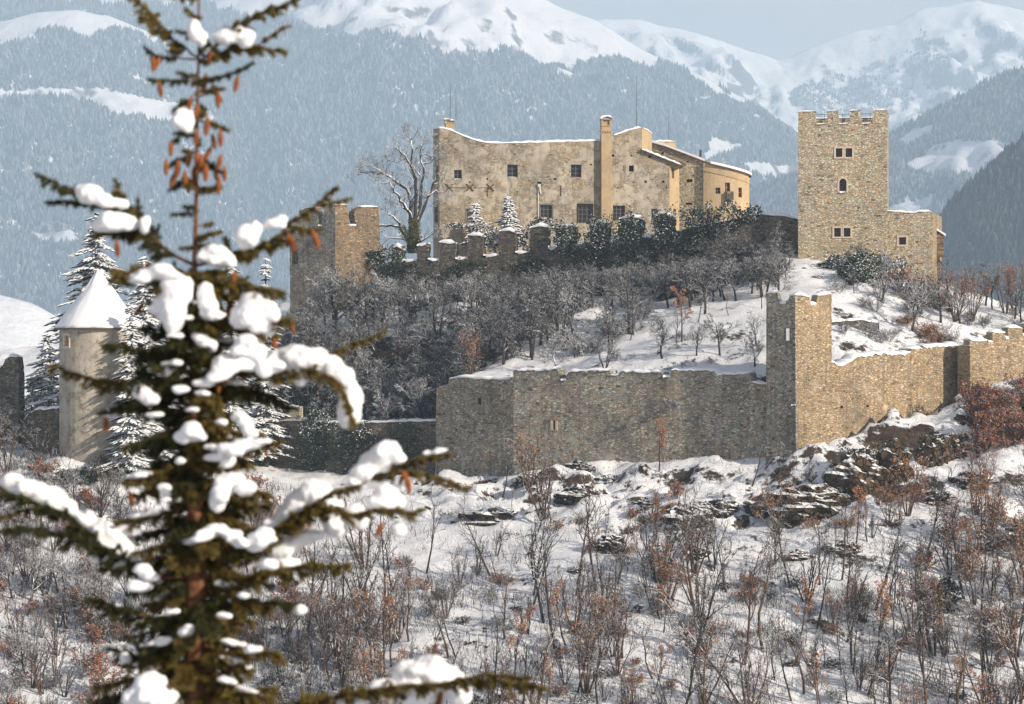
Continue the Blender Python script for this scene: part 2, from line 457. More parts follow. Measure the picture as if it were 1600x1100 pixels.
def m_ground():
    m, nt, b = newmat('snowy_ground', 0.85, 0.2)
    v = coords(nt)
    z = upz(nt)
    g1 = noise(nt, v, 0.16, 9, 0.72)
    g2 = noise(nt, v, 1.4, 7, 0.72)
    s = math_(nt, 'ADD', math_(nt, 'MULTIPLY', g1, 0.6), math_(nt, 'MULTIPLY', g2, 0.4))
    s = math_(nt, 'MULTIPLY_ADD', math_(nt, 'SUBTRACT', 1.0, z), -0.62, s)
    f = ramp(nt, s, [(0.34, 0.0), (0.39, 1.0)])
    earth = ramp(nt, noise(nt, v, 2.5, 6, 0.7), [(0.3, (0.025, 0.02, 0.016)), (0.5, (0.07, 0.052, 0.038)), (0.72, (0.15, 0.095, 0.055))])
    vk = nd(nt, 'ShaderNodeTexVoronoi', Scale=0.8); nt.links.new(coords(nt, (1, 1, 1.7)), vk.inputs['Vector'])
    sk = nt.nodes.new('ShaderNodeSeparateColor'); nt.links.new(vk.outputs['Color'], sk.inputs[0])
    earth = mixc(nt, 0.75, earth, ramp(nt, sk.outputs[0], [(0.0, 0.3), (1.0, 1.0)]), 'MULTIPLY')
    sn = ramp(nt, g2, [(0.3, (0.77, 0.78, 0.82)), (0.7, (0.86, 0.86, 0.87))])
    setcol(nt, b, mixc(nt, f, earth, sn))
    bump(nt, b, math_(nt, 'ADD', math_(nt, 'ADD', g2, noise(nt, v, 5.0, 5, 0.65)), math_(nt, 'MULTIPLY', math_(nt, 'SUBTRACT', 1.0, f), sk.outputs[1])), 0.8, 0.24)
    return m
M['ground'] = m_ground()

def m_mountain():
    m, nt, b = newmat('mountain_snow', 0.9, 0.1)
    v = coords(nt)
    z = upz(nt)
    n = noise(nt, v, 0.006, 9, 0.7)
    s = math_(nt, 'MULTIPLY_ADD', math_(nt, 'SUBTRACT', 1.0, z), 0.95, n)
    f = ramp(nt, s, [(0.78, 0.0), (0.86, 1.0)])
    setcol(nt, b, mixc(nt, f, (0.80, 0.80, 0.82), (0.15, 0.14, 0.135)))
    bump(nt, b, n, 0.8, 22.0)
    return m
M['mountain'] = m_mountain()

def m_forest(name='forest_trees', snow=0.5):
    m, nt, b = newmat(name, 0.95, 0.05)
    oi = nt.nodes.new('ShaderNodeObjectInfo')
    z = upz(nt)
    f = ramp(nt, math_(nt, 'MULTIPLY_ADD', oi.outputs['Random'], 0.5, z), [(0.40, 0.0), (0.95, snow)])
    d = ramp(nt, oi.outputs['Random'], [(0.0, (0.02, 0.03, 0.03)), (1.0, (0.055, 0.065, 0.06))])
    setcol(nt, b, mixc(nt, f, d, (0.7, 0.72, 0.75)))
    return m
M['forest'] = m_forest()
M['forest_shade'] = m_forest('forest_shade_trees', 0.12)  # less snow tint on these trees stands in for the hillside's shade

# ------------------------------------------------------------------ the ground: castle hill, valley, near slope
FRONT = [  # (px, py, distance): the slope outside the lower walls
 (-250,1100,226),(0,1100,226),(400,1100,224),(800,1100,221),(1200,1100,220),(1600,1100,220),(1850,1100,220),
 (0,900,247),(-150,880,250),(200,830,256),(400,820,266),(500,790,276),(560,782,283),(650,950,242),
 (640,768,289),(700,758,288.5),(800,745,286),(800,900,250),(900,728,282),(1000,726,278.5),(1100,724,276),(1190,724,272),(1245,724,268),(1312,706,271),(1350,684,274),(1400,664,279),(1455,652,283),(1495,640,284),(1530,622,282),(1600,592,288),(1720,560,296),
 (1000,900,245),(1200,850,250),(1400,800,254),(1600,745,261),(1600,900,243),(1330,750,260),(1450,730,264),(1800,760,262),
 (880,765,272),(1000,800,262),(1200,780,262),
 (130,716,268),(30,716,272),(-150,708,272),(300,712,286),(220,708,276),(380,740,296),
]
BACK = [  # inside the lower walls, up to the palace
 (-150,705,280),(30,690,284),(130,690,284),(250,690,290),(380,672,310),(560,668,304),(680,662,300),
 (702,600,298),(800,598,290),(1000,592,282),(1190,602,276),(1100,500,297),(1200,458,303),(1240,412,310),(1000,545,292),(900,560,296),
 (1300,575,276.5),(1345,562,280),(1400,557,284),(1500,545,291),(1600,530,297),(1720,510,303),
 (1290,500,290),(1310,552,280),(1400,528,289),(1450,500,297),(1510,522,295),(1620,498,304),(1380,432,309),(1450,462,307),(1510,478,309),(1700,500,318),
 (1320,418,312),(700,486,318),(900,470,314),(600,505,322),(500,510,324),(590,474,333),(700,466,330),(800,457,327),(900,448,324),(1000,437,321),(1100,424,318),(1190,414,315),(600,424,340),(700,411,337),(800,401,334.5),(900,391,331),(1000,379,328),(1100,363,325),(1190,350,322),(560,430,338),(800,398,341),(950,384,341),(1100,362,342),(1160,355,345),(1250,410,330),(1450,440,330),
 (800,398,352),(950,383,356),(1100,362,358),(1200,360,356),(600,430,352),(560,440,345),
 (0,650,300),(200,640,305),(420,650,312),(400,590,328),(200,600,335),(1600,520,335),
]
def _tps_fit(c, lam=4.0):
    n = len(c); d2 = ((c[:, None, :2] - c[None, :, :2]) ** 2).sum(-1)
    A = 0.5 * d2 * np.log(d2 + 1e-9) + lam * np.eye(n)
    Q = np.c_[np.ones(n), c[:, :2]]
    big = np.block([[A, Q], [Q.T, np.zeros((3, 3))]])
    return np.linalg.solve(big, np.r_[c[:, 2], 0, 0, 0])
def _surface(ctrl):
    c = np.array([tuple(P(*q)) for q in ctrl]); w = _tps_fit(c)
    def f(x, y):
        out = w[-3] + w[-2] * x + w[-1] * y
        for i in range(len(c)):
            d2 = (x - c[i, 0]) ** 2 + (y - c[i, 1]) ** 2
            out = out + w[i] * 0.5 * d2 * np.log(d2 + 1e-9)
        return out
    return f
front_s = _surface(FRONT); back_s = _surface(BACK)
WL = np.array([(P(a, 0, b).x, b + 1.15) for a, b in ((-300, 280), (29, 277), (96, 272), (154, 272), (230, 276), (380, 307), (681, 296.4), (684, 295.6), (802, 288), (1198, 274.2), (1242.5, 271.6), (1298, 274.2), (1497, 287), (1515, 283.8), (1720, 296), (2100, 310))])
def tps(x, y):
    d = y - np.interp(x, WL[:, 0], WL[:, 1])
    t = np.clip(d / 0.5 + 0.5, 0, 1)
    return front_s(x, y) * (1 - t) + back_s(x, y) * t
VY = [-600, -60, -5, 0, 20, 60, 130, 190, 300, 420, 700, 1000, 1600, 2500, 20000]
VZ = [60, 8, -1.2, -1.7, -7.5, -26, -50, -46, -44, -60, -130, -190, -240, -260, -260]
def ground_z(x, y):
    x = np.asarray(x, float); y = np.asarray(y, float)
    v = np.interp(y, VY, VZ) + fbm(x / 120, y / 120, 4, 5) * np.clip(y - 30, 0, 400) * 0.03
    t = np.clip(tps(np.clip(x, -100, 110), np.clip(y, 212, 366)), -48, 22)
    dfw = y - np.interp(x, WL[:, 0], WL[:, 1])                       # broken rocky bank below the walls
    bank = sstep(-1.0, -4.0, dfw) * sstep(-34, -14, dfw) * sstep(-26, -8, x)
    rg_ = 1 - np.abs(fbm(x / 9.0, y / 6.0, 4, 71, 0.55)) * 2.2
    stepn = fbm(x / 6.0 + 3, y / 4.5, 3, 77, 0.5) * 3.0
    t = t + bank * (1.5 * (rg_ - 0.45) + 0.9 * (np.floor(stepn) + sstep(0.55, 0.95, stepn - np.floor(stepn))) * 0.8)
    t = t + fbm(x / 7.0, y / 7.0, 4, 11, 0.55) * 0.9 + fbm(x / 1.7, y / 1.7, 3, 21, 0.6) * 0.28
    front = sstep(205, 220, y); back = 1 - sstep(362, 430, y); sx = 1 - sstep(80, 170, np.abs(x))
    return v + (t - v) * front * back * sx
def gz(x, y): return float(ground_z(np.array([x]), np.array([y]))[0])

_hx = np.arange(-88, 88.1, 1.0); _hy = np.arange(206, 366.1, 0.5)
_HX, _HY = np.meshgrid(_hx, _hy)
_HZ = ground_z(_HX, _HY)
def hz(x, y):  # fast lookup inside the hill
    x = np.asarray(x, float); y = np.asarray(y, float)
    fx = np.clip((x - _hx[0]) / 1.0, 0, len(_hx) - 1.001); fy = np.clip((y - _hy[0]) / 0.5, 0, len(_hy) - 1.001)
    i = fx.astype(int); j = fy.astype(int); a = fx - i; b = fy - j
    return (_HZ[j, i] * (1 - a) + _HZ[j, i + 1] * a) * (1 - b) + (_HZ[j + 1, i] * (1 - a) + _HZ[j + 1, i + 1] * a) * b
def hit(px, py, y0=212, y1=350):
    """where a sight line first meets the hill"""
    ys = np.arange(y0, y1, 0.4)
    x = (px - 800) * K * ys; z = (550 - py) * K * ys
    g = hz(x, ys); w = np.nonzero(g >= z)[0]
    if not len(w): return None
    k = w[0]
    return Vector((x[k], ys[k], g[k]))

def axis(core0, core1, step, lo, hi, grow=1.22):
    a = list(np.arange(core0, core1 + 1e-6, step))
    s = step; x = a[0]; left = []
    while x > lo: s *= grow; x -= s; left.append(max(x, lo))
    s = step; x = a[-1]
    while x < hi: s *= grow; x += s; a.append(min(x, hi))
    return np.array(left[::-1] + a)
gx = axis(-72, 74, 0.6, -3250, 3250)
gy = np.concatenate([np.array([-590, -400, -250, -150, -90, -50, -25, -10, -4, 0, 4, 9, 14, 19, 25, 35, 50, 70, 95, 120, 145, 165, 180, 192, 200, 205]),
                     np.arange(209, 364, 0.6), axis(366, 370, 2, 366, 12000)[0:]])
GX, GY = np.meshgrid(gx, gy)
GZ = ground_z(GX, GY)
nx, ny = len(gx), len(gy)
ii = (np.arange(ny - 1)[:, None] * nx + np.arange(nx - 1)[None, :]).ravel()
gfaces = np.stack([ii, ii + 1, ii + nx + 1, ii + nx], 1)
tag(obj('ground', np.stack([GX, GY, GZ], -1), [(gfaces, 0)], M['ground'], smooth=True), 'snow-covered castle hill with rough brown grass showing through', kind='structure')

# ------------------------------------------------------------------ mountains behind, with their forests
def inside(px, py, poly):
    r = np.zeros(px.shape, bool); n = len(poly)
    for i in range(n):
        x1, y1 = poly[i]; x2, y2 = poly[(i + 1) % n]
        c = ((y1 > py) != (y2 > py)) & (px < (x2 - x1) * (py - y1) / (y2 - y1 + 1e-9) + x1)
        r ^= c
    return r

class Mountain:
    def __init__(s, name, ridge, Yr, Yb, zb, prof, amp, seed, label, wl=900, dx=22, nt=130, skew=0.0):
        s.Yr, s.Yb, s.zb, s.prof, s.amp, s.seed, s.wl, s.skew = Yr, Yb, zb, prof, amp, seed, wl, skew
        r = np.array(ridge, float)
        s.rx = (r[:, 0] - 800) * K * Yr; s.rz = (550 - r[:, 1]) * K * Yr
        X = np.arange(s.rx[0], s.rx[-1] + dx, dx); T = np.linspace(0, 1.5, nt)
        GX, GT = np.meshgrid(X, T)
        x, y, z = s.pos(GX, GT)
        n, m = len(X), nt
        i = (np.arange(m - 1)[:, None] * n + np.arange(n - 1)[None, :]).ravel()
        s.o = obj(name, np.stack([x, y, z], -1), [(np.stack([i, i + 1, i + n + 1, i + n], 1), 0)], M['mountain'], smooth=True)
        tag(s.o, label, kind='structure')
    def pos(s, X, t):
        zr = np.interp(X, s.rx, s.rz)
        zr = zr + fbm(X / 260, X * 0 + 3.3, 4, s.seed + 50) * s.amp * 0.10
        y = s.Yb + (s.Yr - s.Yb) * t
        up = np.where(t <= 1, t ** s.prof, 2 - np.minimum(t, 2.0) ** 1.0)
        env = np.clip(np.sin(np.clip(t, 0, 1.5) / 1.5 * np.pi * 0.999), 0, 1) * np.where(t > 0.8, np.clip(1.0 - (t - 0.8) * 4.4, 0.12, 1), 1)
        rid = 1 - np.abs(fbm((X + s.skew * (y - s.Yb)) / s.wl, y / (s.wl * 2.3), 5, s.seed, 0.52)) * 2
        rid = (rid - 0.55) + 0.35 * fbm(X / 130, y / 170, 4, s.seed + 9) + 0.42 * (0.5 - np.abs(fbm((X + 0.4 * y) / (s.wl * .28), y / (s.wl * .5), 5, s.seed + 31, 0.6)) * 2)
        z = s.zb + (zr - s.zb) * np.clip(up, -0.2, 1) + rid * s.amp * env
        return X, y, z
    def forest(s, n, mask, hgt, seed, label, tmin=0.0, tmax=1.02, mat='forest'):
        rg = rngof(seed)
        X = rg.uniform(s.rx[0], s.rx[-1], n); t = rg.uniform(tmin, tmax, n)
        x, y, z = s.pos(X, t)
        px = 800 + x / (K * y); py = 550 - z / (K * y)
        nse = fbm(x / 90, y / 160, 4, seed + 1, 0.6)
        keep = mask(px, py, nse, rg) & (px > -420) & (px < 2020) & (py > -40)
        pts = np.stack([x, y, z], -1)[keep]
        scatter_forest('forest', pts, hgt, seed, label, mat)

def scatter_forest(name, pts, hgt, seed, label, mat='forest'):
    me = mesh(name, pts, [], [M[mat]])
    o = link(name, me)
    tag(o, label, kind='stuff')
    ng = bpy.data.node_groups.new('forest_nodes', 'GeometryNodeTree')
    ng.interface.new_socket('Geometry', in_out='INPUT', socket_type='NodeSocketGeometry')
    ng.interface.new_socket('Geometry', in_out='OUTPUT', socket_type='NodeSocketGeometry')
    gi = ng.nodes.new('NodeGroupInput'); go = ng.nodes.new('NodeGroupOutput')
    ip = ng.nodes.new('GeometryNodeInstanceOnPoints')
    cone = ng.nodes.new('GeometryNodeMeshCone')
    cone.inputs['Vertices'].default_value = 6
    cone.inputs['Radius Top'].default_value = 0.0
    cone.inputs['Radius Bottom'].default_value = 0.28
    cone.inputs['Depth'].default_value = 1.0
    sm = ng.nodes.new('GeometryNodeSetMaterial'); sm.inputs['Material'].default_value = M[mat]
    rv = ng.nodes.new('FunctionNodeRandomValue'); rv.data_type = 'FLOAT'
    rv.inputs[2].default_value = hgt * 0.55; rv.inputs[3].default_value = hgt * 1.35
    rv.inputs['Seed'].default_value = seed
    k = ng.links.new
    k(gi.outputs[0], ip.inputs['Points']); k(cone.outputs['Mesh'], sm.inputs['Geometry']); k(sm.outputs['Geometry'], ip.inputs['Instance'])
    k(rv.outputs[1], ip.inputs['Scale']); k(ip.outputs['Instances'], go.inputs[0])
    md = o.modifiers.new('trees', 'NODES'); md.node_group = ng

def above(poly):
    a = np.array(poly, float)
    return lambda px: np.interp(px, a[:, 0], a[:, 1])

far = Mountain('mountain', [(500,60),(800,50),(900,40),(945,30),(1000,27),(1080,50),(1150,75),(1215,92),(1265,72),(1330,50),(1395,36),(1435,14),(1480,10),(1530,2),(1600,12),(1750,30),(1950,90)],
    9600, 7200, 40, 1.0, 175, 3, 'far white mountain with a rocky flank, highest at right', 800, 13, 220, 0.25)
mid = Mountain('mountain', [(-250,-10),(0,0),(150,-5),(330,5),(420,-20),(520,-60),(640,-90),(760,-50),(860,0),(930,30),(1000,75),(1100,124),(1200,174),(1300,240),(1450,330),(1600,400)],
    7500, 5300, -150, 0.92, 107, 7, 'broad snow-topped mountain with a forested face behind the palace', 612, 17, 150, -0.3)
near = Mountain('mountain', [(-500,80),(-200,50),(0,34),(60,20),(115,15),(170,24),(230,48),(290,84),(340,118),(400,165),(470,226),(560,292),(700,380),(900,470)],
    6700, 4600, -200, 0.9, 89, 12, 'rounded forested mountain at left with a bare white summit', 525, 14, 180, 0.3)
spur = Mountain('mountain', [(1000,330),(1100,310),(1180,290),(1260,268),(1330,240),(1400,205),(1470,168),(1540,128),(1600,108),(1700,60),(1950,0)],
    5200, 3500, -200, 0.95, 52, 19, 'blue forested spur with white meadows behind the square tower', 320, 12, 120, -0.2)
edge = Mountain('mountain', [(1330,560),(1400,462),(1440,398),(1470,345),(1500,305),(1530,278),(1560,252),(1600,220),(1700,150),(1900,60),(2200,-40)],
    2300, 1800, -190, 0.9, 14, 23, 'dark blue wooded hillside at the right edge', 130, 6, 90, 0.4)
tag(edge.o, kind='structure')
fields = Mountain('hill', [(-400,452),(-100,446),(0,456),(50,470),(90,492),(150,540),(230,600),(400,640)],
    2200, 1500, -250, 0.8, 12, 29, 'smooth snowfield on the valley side at left', 150, 8, 80)

f_mid = above([(200,0),(430,20),(500,42),(560,48),(650,58),(780,78),(850,104),(890,122),(930,98),(960,88),(1000,92),(1060,112),(1100,132),(1200,186),(1400,300),(1700,420)])
far.forest(60000, lambda px, py, n, rg: ((((px - 1320) / 105) ** 2 + ((py - 150) / 50) ** 2 < 0.55 + n * 1.2) | (((px - 1440) / 75) ** 2 + ((py - 95) / 55) ** 2 < 0.25 + n * 1.3)) , 11, 41, 'sparse trees and rock on the far white mountain', 0.25, 0.95)
m_meadow = [[(1083,154),(1112,150),(1110,160),(1090,162)],[(1110,214),(1165,225),(1160,232),(1100,258)],[(1150,252),(1250,258),(1250,285),(1190,275)],[(1170,312),(1260,318),(1260,340),(1180,330)]]
def msk(fline, meadows, soft=14, dens=1.0):
    def f(px, py, n, rg):
        k = py > fline(px) + n * soft * 2.2
        qx = px + n * 14; qy = py + n * 8
        for m in meadows: k &= ~inside(qx, qy, m)
        k &= rg.uniform(size=len(px)) < dens * (0.75 + 0.5 * sstep(0, 60, py - fline(px)))
        return k
    return f
mid.forest(300000, msk(f_mid, m_meadow), 15, 42, 'snow-dusted forest on the face of the broad mountain', 0.0, 1.0)
f_near = above([(-100,60),(0,66),(60,52),(105,46),(140,58),(170,42),(230,62),(290,90),(310,60),(350,60),(400,90),(470,150),(560,200),(900,400)])
n_meadow = [[(-50,150),(0,146),(40,136),(90,142),(150,139),(220,150),(280,160),(330,172),(330,196),(260,190),(210,182),(180,182),(140,162),(90,152),(40,154),(0,158),(-50,160)],
            [(195,112),(230,125),(240,136),(210,126)],[(50,366),(120,362),(130,380),(60,380)],[(0,348),(30,350),(20,358)]]
near.forest(190000, msk(f_near, n_meadow, 9), 14, 43, 'snow-dusted forest on the rounded mountain at left', 0.0, 1.0)
s_meadow = [[(1403,222),(1425,202),(1462,196),(1455,210),(1415,228)],[(1405,262),(1450,240),(1480,222),(1592,222),(1570,248),(1520,276),(1440,274)],
            [(1380,328),(1420,318),(1462,308),(1460,332),(1380,336)],[(1150,262),(1250,255),(1250,275),(1180,290)]]
f_spur = above([(900,330),(1260,270),(1400,207),(1540,130),(1700,62)])
spur.forest(100000, msk(f_spur, s_meadow, 3), 12, 44, 'blue-shaded forest on the spur behind the tower', 0.0, 1.0)
f_edge = above([(1300,600),(1440,400),(1600,222),(2200,-100)])
edge.forest(42000, lambda px, py, n, rg: py > 0, 8.5, 45, 'conifer wood on the hillside at the right edge, coloured for shade', 0.0, 1.2, 'forest_shade')
fields.forest(700, lambda px, py, n, rg: (n > 0.25) & (py > 470), 9, 46, 'scattered trees on the snowfield at left', 0.1, 0.95)

# ------------------------------------------------------------------ haze in the air
hb = MB()
hb.box((0, 5700, 530), (3300, 0, 0), (0, 6400, 0), (0, 0, 840))
mh = bpy.data.materials.new('haze'); mh.use_nodes = True
mh.node_tree.nodes.clear()
ho = mh.node_tree.nodes.new('ShaderNodeOutputMaterial'); pv = mh.node_tree.nodes.new('ShaderNodeVolumePrincipled')
pv.inputs['Color'].default_value = (0.62, 0.81, 1.0, 1)
pv.inputs['Density'].default_value = 1.5e-4
pv.inputs['Anisotropy'].default_value = 0.0
mh.node_tree.links.new(pv.outputs['Volume'], ho.inputs['Volume'])
tag(hb.build('haze', mh), 'pale winter haze filling the valley air', kind='stuff')

# ------------------------------------------------------------------ building helpers
class Frame:
    """a vertical plane running from plan point a to plan point b (left to right as seen)"""
    def __init__(s, pxa, Ya, pxb, Yb):
        s.a = P(pxa, 550, Ya); b = P(pxb, 550, Yb)
        s.U = (b - s.a).normalized(); s.N = Vector((s.U.y, -s.U.x, 0)); s.len = (b - s.a).length
    def uv(s, px, py):
        t = (px - 800) * K
        u = (t * s.a.y - s.a.x) / (s.U.x - t * s.U.y)
        Y = s.a.y + u * s.U.y
        return (u, (550 - py) * K * Y)
    def pt(s, u, v, d=0.0):
        q = s.a + s.U * u + s.N * d
        return Vector((q.x, q.y, v))
    def px(s, px, py, d=0.0):
        return s.pt(*s.uv(px, py), d)

def rough_line(pts, step, amp, seed):
    """break a polyline into short jittered pieces, as a weathered edge"""
    rg = rngof(seed); out = [pts[0]]
    for (a, b), (c, d) in zip(pts[:-1], pts[1:]):
        n = max(1, int(math.hypot(c - a, d - b) / step))
        for k in range(1, n + 1):
            t = k / n; j = amp if k < n else amp * 0.4
            out.append((a + (c - a) * t + rg.uniform(-j, j) * 0.6, b + (d - b) * t + rg.uniform(-j, j)))
    return out

def arch_hole(u0, v0, u1, v1, n=6):
    r = (u1 - u0) / 2; c = (u0 + u1) / 2; vs = v1 - r
    return [(u0, v0), (u1, v0)] + [(c + r * math.cos(math.pi * k / n), vs + r * math.sin(math.pi * k / n)) for k in range(n + 1)]

def hole_uv(fr, h):
    u0, v1 = fr.uv(h[0], h[1]); u1, v0 = fr.uv(h[2], h[3])
    if len(h) > 4 and h[4] == 'arch': return arch_hole(u0, v0, u1, v1)
    return [(u0, v0), (u1, v0), (u1, v1), (u0, v1)]

def wall(name, fr, top, base, mats, parent, holes=(), depth=0.4, thick=1.2, step=0.5, amp=0.06, seed=1, through=(), jag=(0, 0)):
    """masonry slab: top outline and base line in picture points, with openings cut through its face"""
    top = rough_line([fr.uv(*p) for p in top], step, amp, seed)
    base = [fr.uv(*p) for p in base]
    if jag[0]:
        l = rough_line([base[0], top[0]], 0.4, jag[0], seed + 1); base = l[:0:-1][::-1][:-1][::-1] + base if False else [l[0]] + base[1:]; left = l[1:-1][::-1]
    else: left = []
    rght = rough_line([base[-1], top[-1]], 0.4, jag[1], seed + 2)[1:-1] if jag[1] else []
    outer = base + rght + top[::-1] + left
    hs = [hole_uv(fr, h) for h in holes]
    th = [hole_uv(fr, h) for h in through]
    mb = MB()
    loops = [outer] + hs + th
    flat = [q for l in loops for q in l]
    tr = tessellate_polygon([[Vector((u, v, 0)) for u, v in l] for l in loops])
    for t in tr:
        a, b, c = [flat[k] for k in t]
        if (b[0] - a[0]) * (c[1] - a[1]) - (b[1] - a[1]) * (c[0] - a[0]) < 0: b, c = c, b
        mb.poly([fr.pt(*a), fr.pt(*b), fr.pt(*c)])
    loopsb = [outer] + th
    flatb = [q for l in loopsb for q in l]
    for t in tessellate_polygon([[Vector((u, v, 0)) for u, v in l] for l in loopsb]):
        a, b, c = [flatb[k] for k in t]
        if (b[0] - a[0]) * (c[1] - a[1]) - (b[1] - a[1]) * (c[0] - a[0]) > 0: b, c = c, b
        mb.poly([fr.pt(*a, -thick), fr.pt(*b, -thick), fr.pt(*c, -thick)])
    for l, d, m in [(outer, thick, 0)] + [(h, depth, 0) for h in hs] + [(h, thick, 0) for h in th]:
        for (a, b), (c, e) in zip(l, l[1:] + l[:1]):
            mb.poly([fr.pt(a, b), fr.pt(c, e), fr.pt(c, e, -d), fr.pt(a, b, -d)], m)
    for h in hs:
        mb.poly([fr.pt(u, v, -depth) for u, v in h], 1)
    return mb.build(name, [mats, M['dark_hole']], parent), top

def snow_strip(name, pts, N, w, h, parent, seed=1, over=0.10, mat=None, back=None):
    """a rounded bolster of snow lying along a line of 3D points; N is the horizontal direction out of the wall"""
    rg = rngof(seed); pts = [Vector(p) for p in pts]
    prof = [(0.5, -0.07), (0.52, 0.35), (0.36, 0.85), (0, 1.0), (-0.36, 0.85), (-0.52, 0.35), (-0.5, -0.07)]
    # resample
    q = [pts[0]]
    for a, b in zip(pts[:-1], pts[1:]):
        n = max(1, int((b - a).length / 0.35))
        q += [a.lerp(b, k / n) for k in range(1, n + 1)]
    V = []; n = len(q); m = len(prof)
    for i, p in enumerate(q):
        e = min(1.0, 0.35 + 0.45 * min(i, n - 1 - i)) if n > 3 else 0.9
        hh = h * e * rg.uniform(0.6, 1.25); ww = w * rg.uniform(0.92, 1.1) + over
        for a, b in prof:
            V.append(p + N * (a * ww - w * 0.5) + Vector((0, 0, b * hh)))
    F = [(i * m + k, i * m + k + 1, (i + 1) * m + k + 1, (i + 1) * m + k) for i in range(n - 1) for k in range(m - 1)]
    F4 = np.array(F)
    fs = [(F4, 0), (np.array([list(range(m))]), 0), (np.array([list(range((n - 1) * m, n * m))[::-1]]), 0)]
    return obj(name, [tuple(v) for v in V], fs, mat or M['snow'], parent, smooth=True)

def window(parent, fr, h, depth=0.28, frame=0.09, bars=(1, 2), surround=None, sill=None, mat='window_wood', pane='glass', name='window', label=None):
    """casement set back in its opening, with glazing bars and glass; optional proud stone surround"""
    u0, v1 = fr.uv(h[0], h[1]); u1, v0 = fr.uv(h[2], h[3])
    mb = MB(); U = fr.U; N = fr.N; Z = Vector((0, 0, 1))
    def bar(a, b, c, d, dd, t):
        mb.box(fr.pt((a + c) / 2, (b + d) / 2, dd), U * (c - a) / 2, N * t, Z * (d - b) / 2)
    f = frame; dd = -depth + 0.06
    bar(u0 + 0.003, v0 + 0.003, u0 + f, v1 - 0.003, dd, 0.05); bar(u1 - f, v0 + 0.003, u1 - 0.003, v1 - 0.003, dd, 0.05)
    bar(u0 + f, v1 - f, u1 - f, v1 - 0.003, dd, 0.048); bar(u0 + f, v0 + 0.003, u1 - f, v0 + f, dd, 0.048)
    for k in range(1, bars[0] + 1):
        c = u0 + (u1 - u0) * k / (bars[0] + 1); bar(c - 0.03, v0 + f, c + 0.03, v1 - f, dd, 0.032)
    for k in range(1, bars[1] + 1):
        c = v0 + (v1 - v0) * k / (bars[1] + 1); bar(u0 + f, c - 0.025, u1 - f, c + 0.025, dd, 0.027)
    w = mb.build(name, M[mat], parent)
    if label: w['label'] = label
    pb = MB(); pb.box(fr.pt((u0 + u1) / 2, (v0 + v1) / 2, -depth + 0.03), U * (u1 - u0 - f) / 2, N * 0.008, Z * (v1 - v0 - f) / 2)
    pb.build('pane', M[pane], w)
    if surround:
        s = surround; sb = MB()
        def sbar(a, b, c, d, t=0.05):
            sb.box(fr.pt((a + c) / 2, (b + d) / 2, 0.01), U * (c - a) / 2, N * t, Z * (d - b) / 2)
        sbar(u0 - s, v0, u0 + 0.02, v1); sbar(u1 - 0.02, v0, u1 + s, v1)
        sbar(u0 - s, v1 - 0.02, u1 + s, v1 + s * 0.9, 0.054); sbar(u0 - s * 1.15, v0 - s * 0.9, u1 + s * 1.15, v0 + 0.02, 0.075)
        sb.build('surround', M['pale_stone'], w)
    if sill:
        mb = MB(); snow_strip('snow_cap', [fr.pt(u0 + 0.05, v0 + 0.01, 0.02), fr.pt(u1 - 0.05, v0 + 0.01, 0.02)], N, 0.25, sill, w, seed=int(h[0]))
    return w

def merlon(parent, fr, x0, x1, ytop, ybot, thick, mats, seed, cap=0.22, d=0.0, name='merlon', snow=True, amp=0.05):
    u0, vt = fr.uv(x0, ytop); u1, _ = fr.uv(x1, ytop); _, vb = fr.uv((x0 + x1) / 2, ybot)
    return merlon_uv(parent, fr, u0, u1, vt, vb, thick, mats, seed, cap, d, name, snow, amp)

def merlon_uv(parent, fr, u0, u1, vt, vb, thick, mats, seed, cap=0.22, d=0.0, name='merlon', snow=True, amp=0.05):
    rg = rngof(seed)
    line = rough_line([(u0, vb), (u0, vt), (u1, vt + rg.uniform(-amp, amp)), (u1, vb)], 0.4, amp, seed)
    mb = MB()
    mb.poly([fr.pt(u, v, d) for u, v in line[::-1]])
    mb.poly([fr.pt(u, v, d - thick) for u, v in line])
    for (a, b), (c, e) in zip(line, line[1:] + line[:1]):
        mb.poly([fr.pt(a, b, d), fr.pt(a, b, d - thick), fr.pt(c, e, d - thick), fr.pt(c, e, d)])
    o = mb.build(name, mats, parent)
    if snow:
        tp = [q for q in line if q[1] > vt - 0.3]
        snow_strip('snow_cap', [fr.pt(u, v, d + 0.03) for u, v in (tp[0], tp[len(tp) // 2], tp[-1])], fr.N, thick + 0.06, cap, o, seed)
    return o

def cap_top(parent, fr, top, w, h, seed, lo=None, hi=None):
    """snow along a wall top, broken wherever the edge drops steeply"""
    pts = [(u, v) for u, v in top if (lo is None or u >= lo) and (hi is None or u <= hi)]
    runs = [[pts[0]]]
    for a, b in zip(pts[:-1], pts[1:]):
        if abs(b[1] - a[1]) > 1.1 * abs(b[0] - a[0]) + 0.05: runs.append([b])
        else: runs[-1].append(b)
    o = None
    for i, r in enumerate(runs):
        if len(r) < 2 or r[-1][0] - r[0][0] < 0.3: continue
        o = snow_strip('snow_cap', [fr.pt(u, v - 0.02, 0.03) for u, v in r], fr.N, w, h, parent, seed + 7 * i)
    return o

